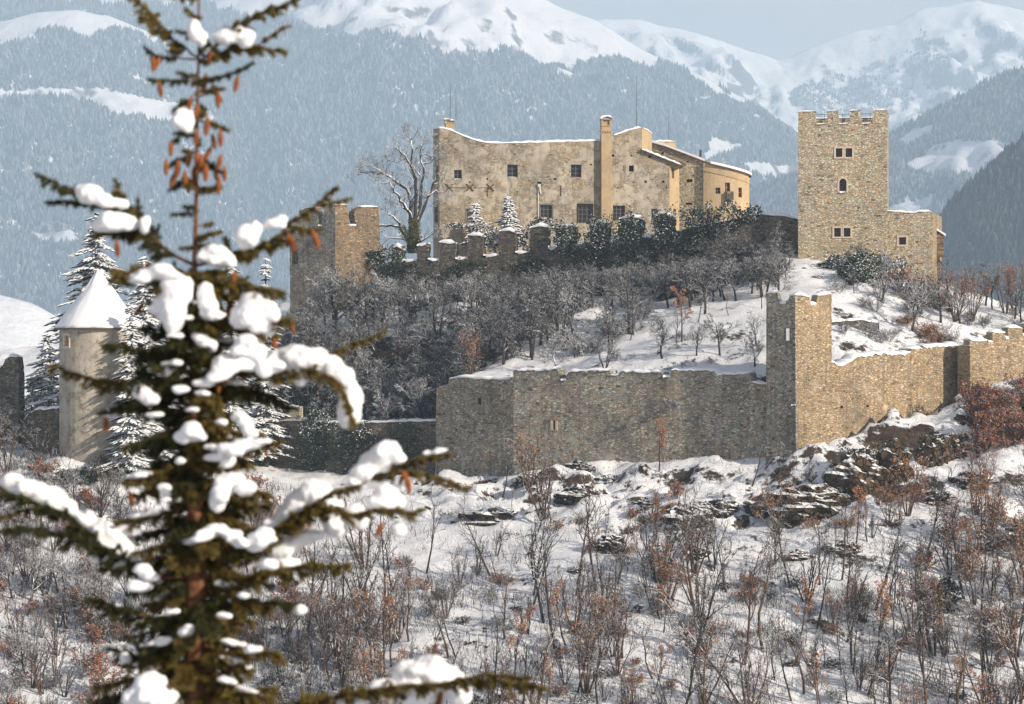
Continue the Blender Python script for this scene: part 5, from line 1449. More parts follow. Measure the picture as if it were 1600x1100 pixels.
for k in range(12):
    px = rg.uniform(1090, 1225); Y = np.interp(px, [574, 1248], [335.5, 314.6]) - rg.uniform(1.5, 5)
    plant(('tree', 'leafbush', 'tree')[k % 3], k, 'bare_tree', at_ground(px, Y), rg.uniform(0.6, 0.85), rg.uniform(0, 6.28), 'brown twiggy tree against the shaded wall left of the square tower', 'tree', 'twiggy trees against the shaded upper wall')
for k in range(22):
    px = rg.uniform(1305, 1500); py = rg.uniform(440, 545)
    h = hit(px, py, 278, 312)
    if h is None: continue
    plant(('snowbush', 'bush', 'snowbush', 'orangebush')[k % 4], k, 'bare_bush', h, rg.uniform(0.5, 1.05), rg.uniform(0, 6.28), ('frosted', 'brown', 'frosted', 'orange-tinged')[k % 4] + ' bush on the white terrace ' + ('right of the corner tower' if px < 1375 else 'below the annex' if px < 1450 else 'right of the annex'), 'bush', 'bushes on the terrace behind the sunlit wall')
for k in range(18):
    px = rg.uniform(915, 1195); py = rg.uniform(475, 575)
    h = hit(px, py, 278, 312)
    if h is None: continue
    plant(('snowtree', 'bush', 'sapling', 'snowbush')[k % 4], k, ('bare_tree', 'bare_bush', 'sapling', 'bare_bush')[k % 4], h, rg.uniform(0.4, 0.62), rg.uniform(0, 6.28), ('frosted small tree', 'brown bush', 'thin sapling', 'frosted bush')[k % 4] + ' on the inner snow slope ' + ('left of the stem group' if px < 960 else 'behind the middle of the grey wall' if px < 1080 else 'left of the corner tower'), ('tree', 'bush', 'sapling', 'bush')[k % 4], 'scattered growth on the inner snow slope')
# left: by the round tower
for px, Y, sc, kind, i, lab in ((58, 277, 1.15, 'tree', 0, 'bare spreading tree between the round tower and the wall stub'), (10, 272, .8, 'tree', 2, 'bare tree before the ruined stub at the left edge'), (60, 268, .7, 'stems', 0, 'bare stems at the foot of the dark wall by the round tower')):
    plant(kind, i, 'bare_tree', at_ground(px, Y), sc, px * 1.3, lab, 'tree')
for k in range(26):
    px = rg.uniform(-30, 470); Y = rg.uniform(258, 268)
    plant(('leafbush', 'snowbush', 'bush', 'stems')[k % 4], k, 'bare_bush', at_ground(px, Y), rg.uniform(0.6, 1.0), rg.uniform(0, 6.28), ('red-leaved', 'frosted', 'brown', 'many-stemmed')[k % 4] + ' bush ' + zone(at_ground(px, Y)), 'bush', 'dusky bushes below the round tower')
# shrub clinging to the grey wall
o = plant('snowbush', 0, 'bare_bush', fG.px(1052, 640, 0.35), 0.8, 1.0, 'dark shrub growing out of the face of the grey wall', 'bush')
plant('bush', 1, 'bare_bush', fT.px(1343, 402, 0.6), 0.75, 2.0, 'thin shrub against the foot of the square tower', 'bush', None)

# ---- undergrowth: nobody could count these stems
n = 52000
px = rg.uniform(-160, 1760, n); Y = rg.uniform(214, 284, n)
x = (px - 800) * K * Y; z = hz(x, Y); py = 550 - z / (K * Y)
dens = 0.12 + 0.75 * sstep(790, 960, py + 60 * fbm(x / 9, Y / 9, 3, 61)) + 0.9 * sstep(560, 300, px)
dens *= sstep(-0.35, 0.25, fbm(x / 5.5, Y / 5.5, 4, 62))
keep = (rg.uniform(size=n) < dens) & (Y < np.interp(x, WL[:, 0], WL[:, 1]) - 1.0) & (py > 700)
x, Y, z = x[keep], Y[keep], z[keep]; n = len(x)
ln = rg.uniform(0.4, 1.7, n); a = rg.uniform(0, 6.283, n); t = rg.uniform(0, 0.9, n)
tip = np.stack([x + np.cos(a) * ln * t, Y + np.sin(a) * ln * t, z + ln * (1 - 0.35 * t)], 1)
b0 = np.stack([x, Y, z - 0.05], 1); r = rg.uniform(0.016, 0.034, n)
mid_ = (b0 + tip) / 2 + rg.normal(size=(n, 3)) * 0.08
V = []
for cc, rr in ((b0, r), (mid_, r * 0.8)):
    for k in range(3):
        an = 2.094 * k + a
        V.append(cc + np.stack([np.cos(an), np.sin(an), 0 * an], 1) * rr[:, None])
V.append(tip)
V = np.stack(V, 1).reshape(-1, 3); i7 = (np.arange(n) * 7)[:, None]
q = np.concatenate([i7 + np.array([k, (k + 1) % 3, 3 + (k + 1) % 3, 3 + k]) for k in range(3)])
tr = np.concatenate([i7 + np.array([3 + k, 3 + (k + 1) % 3, 6]) for k in range(3)])
mi = rg.uniform(size=n) < 0.5
sel3 = np.tile(mi, 3)
tag(obj('undergrowth', V, [(q[sel3], 0), (tr[sel3], 0), (q[~sel3], 1), (tr[~sel3], 1)], [M['twig'], M['bark_snowy']]), 'tangle of bare and frosted brush stems over the lower slope', kind='stuff')
sel = rg.uniform(size=n) < 0.16
c = tip[sel] - np.array([0, 0, 0.15]); c = np.repeat(c, 3, 0) + rg.normal(size=(3 * sel.sum(), 3)) * 0.18
v, f = leafquads(c, 0.075, rg)
tag(obj('dry_leaves', v, [(f, 0)], M['leaf_red']), 'dry brown leaves clinging to the brush', kind='stuff')

# ------------------------------------------------------------------ the big bare tree before the palace
def zp(x, y, Y=337.5): return P(400 + x / 3.667, 180 + y / 3.667, Y)
LIMBS = [([(885,620),(890,500),(860,420),(790,370),(720,330),(640,322),(590,318)],.30),([(895,600),(870,540),(830,490),(800,440),(770,390),(715,390)],.24),([(870,545),(820,520),(780,490)],.13),
 ([(910,600),(915,480),(915,370),(890,310),(860,240),(800,190)],.28),([(920,590),(945,470),(950,370),(900,290)],.26),([(950,380),(955,300),(935,220),(945,165)],.17),([(890,300),(890,200),(885,140),(850,100)],.13),([(886,140),(912,118)],.06),
 ([(930,600),(970,490),(1010,420),(1035,340),(1045,245)],.28),([(955,280),(1000,265),(1045,238)],.10),([(985,465),(1030,430),(1085,452)],.12),([(1020,395),(1065,383)],.08),
 ([(880,720),(830,640),(790,580),(740,560)],.26),([(832,642),(770,625),(700,630),(640,620),(590,580),(562,538)],.20),([(700,630),(650,650),(555,682)],.10),([(900,735),(960,712),(1022,675)],.20),
 ([(720,330),(660,290),(625,285)],.07),([(860,245),(800,270),(760,260)],.07),([(940,225),(990,230),(1030,225)],.08),([(905,380),(860,330)],.06),([(850,710),(760,700),(710,750)],.12),([(795,372),(745,340),(700,300)],.07)]
rb = rngof(91)
bt = thing('bare_tree', zp(905, 760), 'large old bare tree with an ivy-wrapped trunk left of the palace', 'tree')
tr_pts = [zp(905, 790), zp(903, 740), zp(904, 670), zp(905, 590)]
v, f = tubes([(tr_pts, [.80, .66, .56, .42])], 9)
obj('trunk', v, [(f, 0)], M['bark'], bt, True)
out = [[], [], [], [], []]
LP = dict(nb=[0, 4, 3, 2], wob=[.1, .2, .25, .3, .3], up=[.0, .06, .0, .0, .0], t0=[.2, .2, .2, .2], ang=[.8, .8, .8, .8], lr=[.5, .55, .55, .5], rr=.55, rmin=.02)
for pts, r in LIMBS:
    dep = 337.5 + rb.normal() * 0.0
    q = []; sgn = rb.uniform(-1, 1)
    for i, (a, b) in enumerate(pts):
        w = zp(a, b, 337.5); w.y += sgn * i * 0.45; q.append(w)
    fine = []
    for a, b in zip(q[:-1], q[1:]):
        for k in range(3): fine.append(a.lerp(b, k / 3) + Vector(rb.normal(size=3)) * 0.09 * (1 if (k or fine) else 0))
    fine.append(q[-1])
    rr = [r * (1 - 0.8 * i / (len(fine) - 1)) + 0.02 for i in range(len(fine))]
    limb = obj('limb', *(lambda vf: (vf[0], [(vf[1], 0)]))(tubes([(fine, rr)], 6)), M['bark_snowy'], bt, True)
    for i in range(2, len(fine)):
        for k in range(2 if i > len(fine) * 0.55 else 1):
            ax = (fine[i] - fine[i - 1]).normalized(); ang = rb.uniform(.5, 1.1)
            d = (ax * math.cos(ang) + perp(ax, rb) * math.sin(ang) + Vector((0, 0, .2))).normalized()
            grow(rb, fine[i], d, rb.uniform(0.9, 2.2), max(.028, rr[i] * .35), 1, LP, out)
v, f = tubes([x for l in out for x in l], 3)
obj('crown', v, [(f, 0)], M['bark_snowy'], bt, True)
c = []
for i in range(2600):
    t = rb.uniform(0, 1); p = zp(905 + rb.normal() * 5, 790 - 190 * t); a = rb.uniform(0, 6.28); rr_ = (.78 - .3 * t) * rb.uniform(.9, 1.25)
    c.append((p.x + rr_ * math.cos(a), p.y + rr_ * math.sin(a), p.z))
for i in range(700):
    t = rb.uniform(0, 1); p = zp(880 - 50 * t, 720 - 80 * t); c.append((p.x + rb.normal() * .25, p.y + rb.normal() * .25, p.z + rb.normal() * .25))
M['ivy_olive'] = m_snowtop('ivy_olive', (0.10, 0.10, 0.03), 0.85, 0.98, 0.6, 0.3, vscale=1.5, var=((0.04, 0.05, 0.018), (0.16, 0.14, 0.04)))
v, f = leafquads(np.array(c), 0.11, rb)
obj('ivy', v, [(f, 0)], M['ivy_olive'], bt)

# ------------------------------------------------------------------ ivy and evergreen bushes
def ivy_on(fr, px, py, rx, ry, n, mat, label, seed, d=0.3, dep=0.8, size=0.14, name='ivy_bush', cat='ivy'):
    c = fr.px(px, py, d); s = K * c.y
    return ivy_blob(name, c, rx * s, dep, ry * s, n, mat, label, cat, seed, size)
IV = [(885,373,22,24,1500,'ivy','rounded snowy ivy bush on the fifth battlement of the upper wall',.2),(640,428,40,16,1100,'ivy_dark','sparse dark ivy under the first battlements',.2),(740,424,46,16,1200,'ivy_dark','sparse dark ivy low on the upper wall under the third battlement',.2),(840,418,36,18,1300,'ivy_dark','dark ivy curtain under the fifth battlement',.2),(938,372,28,30,2200,'ivy','broad dark ivy bush with snow over the upper wall below the palace downpipe',.2),
 (986,370,22,34,2000,'ivy','ivy-smothered battlement below the palace chimney wall',.2),(1038,357,17,25,1300,'ivy','upright ivy-clad battlement capped with snow below the palace corner',.2),
 (1062,378,18,16,900,'ivy','small snowy ivy clump low between two battlements near the round palace end',.3),(1095,347,27,27,2000,'ivy','snowy ivy mound on the wall top under the palace rear wing',.3),(1142,341,30,22,2000,'ivy','snow-topped ivy mound under the rounded palace end',.3),
 (1178,334,16,11,700,'ivy','last thin tuft of ivy on the upper wall towards the square tower',.2),
 (930,405,45,24,2200,'ivy_dark','dark ivy curtain hanging below the broad ivy bush',.25),(1005,398,50,26,2600,'ivy_dark','dark ivy curtain on the upper wall below the palace chimney',.25),(1090,380,30,22,1500,'ivy_dark','dark ivy curtain below the round palace end',.25),
 (602,402,28,16,1500,'ivy','dark evergreen with snow at the root of the big bare tree',1.0),(700,398,11,10,400,'bush_snowy','snowy shrub peeping between the first battlements',-1.5),(768,378,16,22,1000,'bush_snowy','snowy evergreen shrub behind the third battlement gap',-2.0),
 (817,376,13,24,900,'bush_snowy','snowy evergreen shrub in the gap below the palace',-2.0),(735,362,24,14,900,'bush_snowy','drooping snowy shrub before the lowest palace window',-3.5),(832,352,22,12,900,'bush_snowy','snowy shrub under the palace downpipe',-3.0),(705,352,20,5,400,'bush_snowy','thin snow-laden bough reaching from the garden to the palace corner',-2.5)]
for i, (a, b, c_, d_, n_, m_, lab, dd) in enumerate(IV): ivy_on(fU, a, b, c_, d_, n_, m_, lab, 400 + i, dd, 0.7 if n_ < 1500 else 1.0)
for i, (a, b, c_, d_, n_, m_, lab) in enumerate([(498,662,28,26,1800,'ivy','high ivy bush with a snowy top on the low dark wall'),(560,680,34,22,1600,'ivy','ivy mass with flecks of snow on the low dark wall'),(500,705,34,34,1800,'ivy_dark','dark ivy curtain hanging down the low wall behind the spruce'),(575,705,50,26,2400,'ivy_dark','deep green ivy curtain on the low wall'),(645,692,30,28,1300,'ivy_dark','sparse dark ivy near the step of the grey wall')]):
    ivy_on(fG3, a, b, c_, d_, n_, m_, lab, 430 + i, 0.25, 0.8, 0.13)
for i, (a, Y, c_, d_, up_, n_, m_, lab) in enumerate([(1312,309,22,14,10,1200,'bush_snowy','snow-heaped bush at the left foot of the square tower'),(1350,308,30,20,14,2000,'ivy','dark evergreen bush with snow at the foot of the square tower'),(1390,308,26,18,12,1500,'bush_snowy','snow-heaped bush where tower and annex meet'),(1335,305,34,14,8,1600,'ivy','low dark evergreen spread below the tower bush'),
     (1420,305,30,12,6,1200,'bush_snowy','frosted bush below the annex window'),(1352,264,40,28,4,3200,'moss','mossy green clump on the rocks below the right wall'),(1180,275,8,10,8,300,'bush_snowy','small frosted bush left of the corner tower'),
     (170,266,30,16,8,1500,'ivy_dark','dark evergreen shrubs at the foot of the round tower'),(120,263,30,12,6,1200,'ivy_dark','low dark shrubs below the round tower on its left'),(290,276,60,26,16,2600,'ivy_dark','wide dark thicket in the shade right of the round tower'),(240,268,40,18,8,1600,'ivy_dark','dark evergreen clump half hidden behind the spruce'),
     (1480,236,16,26,20,1200,'ivy_dark','dark juniper standing at the lower right of the slope')]):
    g = at_ground(a, Y); s = K * Y
    ivy_blob('evergreen_bush', g + Vector((0, 0, up_ * s)), c_ * s, c_ * s * 0.7, d_ * s, n_, m_, lab, 'bush', 450 + i, 0.15)

# ------------------------------------------------------------------ conifers
def conifer(loc, h, rad, seed, label, nlev=34, dens=1.0, name='spruce_tree', group=None):
    rgl = rngof(seed)
    r = thing(name, loc, label, 'tree', group)
    tv, tf = tubes([([Vector((0, 0, -.5)), Vector((0, 0, h * .5)), Vector((0, 0, h))], [h * .017, h * .010, .02])], 7)
    link('trunk', mesh('trunk', tv, [(tf, 0)], M['bark'], True), None).parent = r
    c = []; ax = []; ay = []; az = []
    for l in range(nlev):
        t = (l + rgl.uniform(0, .6)) / nlev; z = h * (0.06 + 0.93 * t); L = rad * (1 - t) ** 0.8 * rgl.uniform(.8, 1.15) + .35
        nb = int((12 - 6 * t) * dens)
        for k in range(nb):
            a = 2 * math.pi * (k + rgl.uniform(0, .8)) / nb + l; Lb = L * rgl.uniform(.5, 1.15); jz = rgl.normal() * h * .012
            d = np.array([math.cos(a), math.sin(a), 0]); sd = np.array([-math.sin(a), math.cos(a), 0])
            m = max(2, int(Lb / .34))
            for i in range(m):
                s = (i + .6) / m
                drop = -.16 * Lb * s - .22 * Lb * s * s + .12 * Lb * s ** 3 + jz
                w = .28 + .7 * (1 - s) * min(1, Lb / 2.5)
                for q in ((0,) if i == m - 1 else (-1, 0, 1)):
                    p = d * Lb * s + sd * q * w * rgl.uniform(.3, .8) + np.array([0, 0, z + drop + rgl.normal() * .06])
                    dir_ = d + sd * q * .7 + np.array([0, 0, -.30]); dir_ /= np.linalg.norm(dir_)
                    ls = rgl.uniform(.34, .62)
                    c.append(p); ax.append(dir_ * ls); u = np.cross([0, 0, 1], dir_); u /= np.linalg.norm(u)
                    ay.append(u * ls * .40); az.append(np.array([0, 0, 1]) * ls * .24)
    v, f = octas(np.array(c), np.array(ax), np.array(ay), np.array(az))
    link('crown', mesh('crown', v, [(f, 0)], M['conifer'], False), None).parent = r
    return r
def conif(px, Y, top, halfw, seed, label, base=None, **kw):
    g = at_ground(px, Y)
    zt = (550 - top) * K * Y
    return conifer(g, zt - g.z, halfw * K * Y, seed, label, **kw)
conif(150, 281, 330, 128, 501, 'tall snowy spruce rising behind the cone of the round tower', nlev=46)
conif(226, 279, 398, 90, 502, 'snowy spruce just right of the round tower, partly behind the big foreground spruce', nlev=40)
conif(205, 266.0, 470, 44, 503, 'narrow snowy spruce close against the right side of the round tower', nlev=30)
conif(362, 300, 402, 52, 504, 'young snowy spruce showing behind the foreground spruce, left of the ruined tower', nlev=28)
conif(415, 304, 400, 46, 505, 'young snowy spruce just left of the ruined tower', nlev=28)
conif(300, 298, 440, 70, 506, 'snowy spruce hidden mostly by the trunk of the foreground spruce', nlev=28)
conif(75, 292, 520, 50, 507, 'dark spruce left of the round tower behind the bare tree', nlev=26)
def gconif(px, py, Y, top, hw, seed, label, nlev):
    b = P(px, py, Y); conifer(b, (550 - top) * K * Y - b.z, hw * K * Y, seed, label, nlev=nlev)
gconif(795, 385, 338.5, 307, 24, 508, 'small snowy spruce before the middle of the palace front', 20)
gconif(742, 385, 339, 316, 17, 509, 'leaning snowy young spruce before the left palace window', 16)

# ------------------------------------------------------------------ rocks
def rock(p, rx, ry, rz, seed, label, mat='rock', group=None):
    n, m = 40, 24
    th = np.linspace(0, 2 * np.pi, n, endpoint=False); ph = np.linspace(0.02, np.pi - 0.02, m)
    T, Ph = np.meshgrid(th, ph)
    d = np.stack([np.cos(T) * np.sin(Ph), np.sin(T) * np.sin(Ph), np.cos(Ph)], -1)
    cellv = vnoise(d[..., 0] * 2.6 + seed, d[..., 2] * 2.6 + d[..., 1] * 2.6 + seed, seed)
    r = 0.74 + 0.34 * cellv + 0.42 * fbm(d[..., 0] * 2.4 + d[..., 1] * 2, d[..., 2] * 3 + seed, 5, seed, 0.62)
    v = d * r[..., None] * np.array([rx, ry, rz])
    i = np.arange(m - 1)[:, None] * n; k = np.arange(n)[None, :]; k2 = (k + 1) % n
    q = np.stack([i + k, i + n + k, i + n + k2, i + k2], -1).reshape(-1, 4)
    top = np.arange(n)[None, :]; bot = ((m - 1) * n + np.arange(n))[None, ::-1]
    return tag(obj('rock', v.reshape(-1, 3), [(q, 0), (top, 0), (bot, 0)], M[mat], None, False, p), label, 'rock', group)
ROCKS = [(904,729,18,9,'small dark rock at the foot of the grey wall under the loophole'),(904,774,34,17,'broad dark rock on the bank below the loophole'),(772,810,54,18,'long dark ledge at the left of the snow bank'),(952,750,26,9,'flat ledge just under the middle of the grey wall'),
 (952,854,24,19,'squarish boulder in the middle of the snow slope'),(824,747,14,8,'little rock left of the loophole bank'),(1012,787,16,8,'small dark rock right of the broad bank rock'),(1080,812,40,22,'large dark outcrop right of the slope centre'),(1086,866,24,13,'rock under the large central outcrop'),
 (900,893,12,6,'tiny rock low in the open snow'),(1120,794,30,18,'dark outcrop on the bank left of the corner tower foot'),(1262,786,62,27,'wide brown outcrop below the corner tower'),(1398,730,26,36,'tall grey crag right of the mossy clump'),(1460,708,26,36,'steep crag under the sunlit wall'),(1494,700,24,26,'crag beside the red-brown bushes'),
 (1522,752,30,16,'boulder with a thick snow cap at the right of the slope'),(1470,780,24,14,'lower boulder at the right of the slope'),(1588,838,20,18,'dark boulder near the right edge'),(1318,858,28,14,'low dark rock in the brush below the brown outcrop'),(1470,945,24,20,'brown boulder deep in the right brush'),(1200,800,24,12,'rock between the two outcrops below the corner tower'),
 (1340,748,44,34,'dark crag under the mossy clump'),(1028,858,16,7,'thin ledge right of the squarish boulder'),(1250,870,22,10,'low ledge under the wide brown outcrop')]
for i, (a, b, c_, d_, lab) in enumerate(ROCKS):
    p = hit(a, b + d_ * 0.5, 214, 290)
    if p is None: continue
    s = K * p.y
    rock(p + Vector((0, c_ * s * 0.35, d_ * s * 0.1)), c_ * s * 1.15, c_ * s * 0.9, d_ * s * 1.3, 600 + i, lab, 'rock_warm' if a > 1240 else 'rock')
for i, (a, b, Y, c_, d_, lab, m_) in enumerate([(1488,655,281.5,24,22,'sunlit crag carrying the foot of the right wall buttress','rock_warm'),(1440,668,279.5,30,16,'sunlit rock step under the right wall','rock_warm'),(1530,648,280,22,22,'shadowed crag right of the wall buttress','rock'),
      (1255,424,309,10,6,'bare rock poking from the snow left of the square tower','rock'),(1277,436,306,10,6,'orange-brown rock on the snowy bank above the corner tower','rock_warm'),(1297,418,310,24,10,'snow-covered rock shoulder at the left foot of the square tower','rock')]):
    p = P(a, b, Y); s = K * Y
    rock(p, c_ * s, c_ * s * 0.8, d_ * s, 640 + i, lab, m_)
# low garden wall on the terrace, its shade put into dark stone
gy0 = hit(1337, 516, 277, 312).y
fY = Frame(1300, gy0, 1374, gy0 + 1.0)
gw = thing('garden_wall', P(1337, 514, gy0), 'low dry-stone wall, coloured dark for shade, across the white terrace right of the corner tower', 'wall')
wl, t = wall('wall', fY, [(1300, 503), (1330, 501), (1350, 500), (1374, 504)], [(1300, 535), (1374, 535)], M['dark_shade_stone'], gw, [], 0.3, 0.8, 0.4, 0.08, 191)
cap_top(gw, fY, t, 0.9, 0.3, 192)

# ------------------------------------------------------------------ the spruce close to the camera
SY = 20.0
rs = rngof(2024)
gs = Vector(((305 - 800) * K * SY, SY, gz((305 - 800) * K * SY, SY)))
sp = thing('spruce_tree', gs, 'tall blurred spruce in front, hung with orange cones and heavy snow pads', 'tree')
def S(px, py, dy=0.0): return P(px, py, SY) + Vector((0, dy, 0))
tp = [(310,-60,.007),(311,60,.010),(308,180,.013),(307,300,.016),(304,420,.022),(303,520,.032),(304,620,.045),(306,720,.062),(306,850,.080),(306,980,.092),(306,1120,.100)]
pts = [gs - Vector((0, 0, .3)), gs.lerp(S(306, 1120), .5)] + [S(a, b) for a, b, r in tp[::-1]]
rad = [.17, .13] + [r for a, b, r in tp[::-1]]
v, f = tubes([(pts, rad)], 12)
obj('trunk', v, [(f, 0)], M['spruce_bark'], sp, True)
def trunk_x(py): return float(np.interp(py, [t[1] for t in tp], [t[0] for t in tp]))

def needles_for(twigs, rg, per_m, ln):
    """thin needles set all round a list of twig polylines"""
    Cs = []; Ds = []; 
    for p in twigs:
        p = np.array([tuple(q) for q in p]); seg = np.diff(p, axis=0); sl = np.linalg.norm(seg, axis=1); tot = sl.sum()
        n = max(4, int(tot * per_m)); t = np.sort(rg.uniform(0, tot, n)); cum = np.r_[0, np.cumsum(sl)]
        i = np.clip(np.searchsorted(cum, t) - 1, 0, len(sl) - 1)
        c = p[i] + seg[i] * ((t - cum[i]) / sl[i])[:, None]; tg = seg[i] / sl[i][:, None]
        r = rg.normal(size=(n, 3)); r -= tg * (r * tg).sum(1, keepdims=True); r /= np.linalg.norm(r, axis=1, keepdims=True) + 1e-9
        r[:, 2] += 0.35
        Cs.append(c); Ds.append(tg * .75 + r * .8)
    c = np.concatenate(Cs); d = np.concatenate(Ds); d /= np.linalg.norm(d, axis=1, keepdims=True)
    n = len(c); l = ln * rg.uniform(.65, 1.2, n)
    w = np.cross(d, rg.normal(size=(n, 3))); w /= np.linalg.norm(w, axis=1, keepdims=True); w *= .0027
    V = np.stack([c - w, c + w, c + d * l[:, None] + w * .3, c + d * l[:, None] - w * .3], 1).reshape(-1, 3)
    return V, np.arange(4 * n).reshape(n, 4)

def spruce_branch(pts, r0, rg, mat, twig=0.20, dens=1.0, bare=0.0):
    """pts: world polyline from the trunk out; side twigs in two ranks, hanging a little"""
    fine = []
    for a, b in zip(pts[:-1], pts[1:]):
        k = max(2, int((b - a).length / .06))
        fine += [a.lerp(b, i / k) for i in range(k)]
    fine.append(pts[-1])
    n = len(fine)
    fine = [q + Vector(rg.normal(size=3)) * .006 for q in fine]
    wood = [(fine, [r0 * (1 - .8 * i / (n - 1)) + .002 for i in range(n)])]
    twigs = [fine[max(0, int(n * bare)):]] if n * (1 - bare) > 2 else [fine[-3:]]
    tot = sum((b - a).length for a, b in zip(fine[:-1], fine[1:]))
    m = int(tot / .030 * dens)
    for k in range(m):
        t = bare + (1 - bare) * (k + rg.uniform(0, .8)) / m; i = min(n - 2, int(t * (n - 1)))
        ax = (fine[i + 1] - fine[i]).normalized()
        side = ax.cross(Vector((0, 0, 1))).normalized() * (1 if k % 2 else -1)
        d = (ax * .8 + side * rg.uniform(.5, 1.0) + Vector((0, 0, rg.uniform(-.95, .35)))).normalized()
        L_ = twig * (1.0 - .62 * t) * rg.uniform(.5, 1.15)
        q = [fine[i], fine[i] + d * L_ * .5, fine[i] + (d + Vector((0, 0, -.12))).normalized() * L_]
        wood.append((q, [.004, .003, .0015])); twigs.append(q)
        if L_ > .12:
            for s in (-1, 1):
                d2 = (d * .8 + ax * .2 + Vector(rg.normal(size=3)) * .45).normalized()
                q2 = [q[1], q[1] + d2 * L_ * .28, q[1] + d2 * L_ * .5]
                wood.append((q2, [.003, .002, .001])); twigs.append(q2)
    v, f = tubes(wood, 5)
    b = obj('branch', v, [(f, 0)], M['spruce_bark'], sp, True)
    v, f = needles_for(twigs, rg, 1300, .033)
    obj('needles', v, [(f, 0)], M[mat], b)
    return b

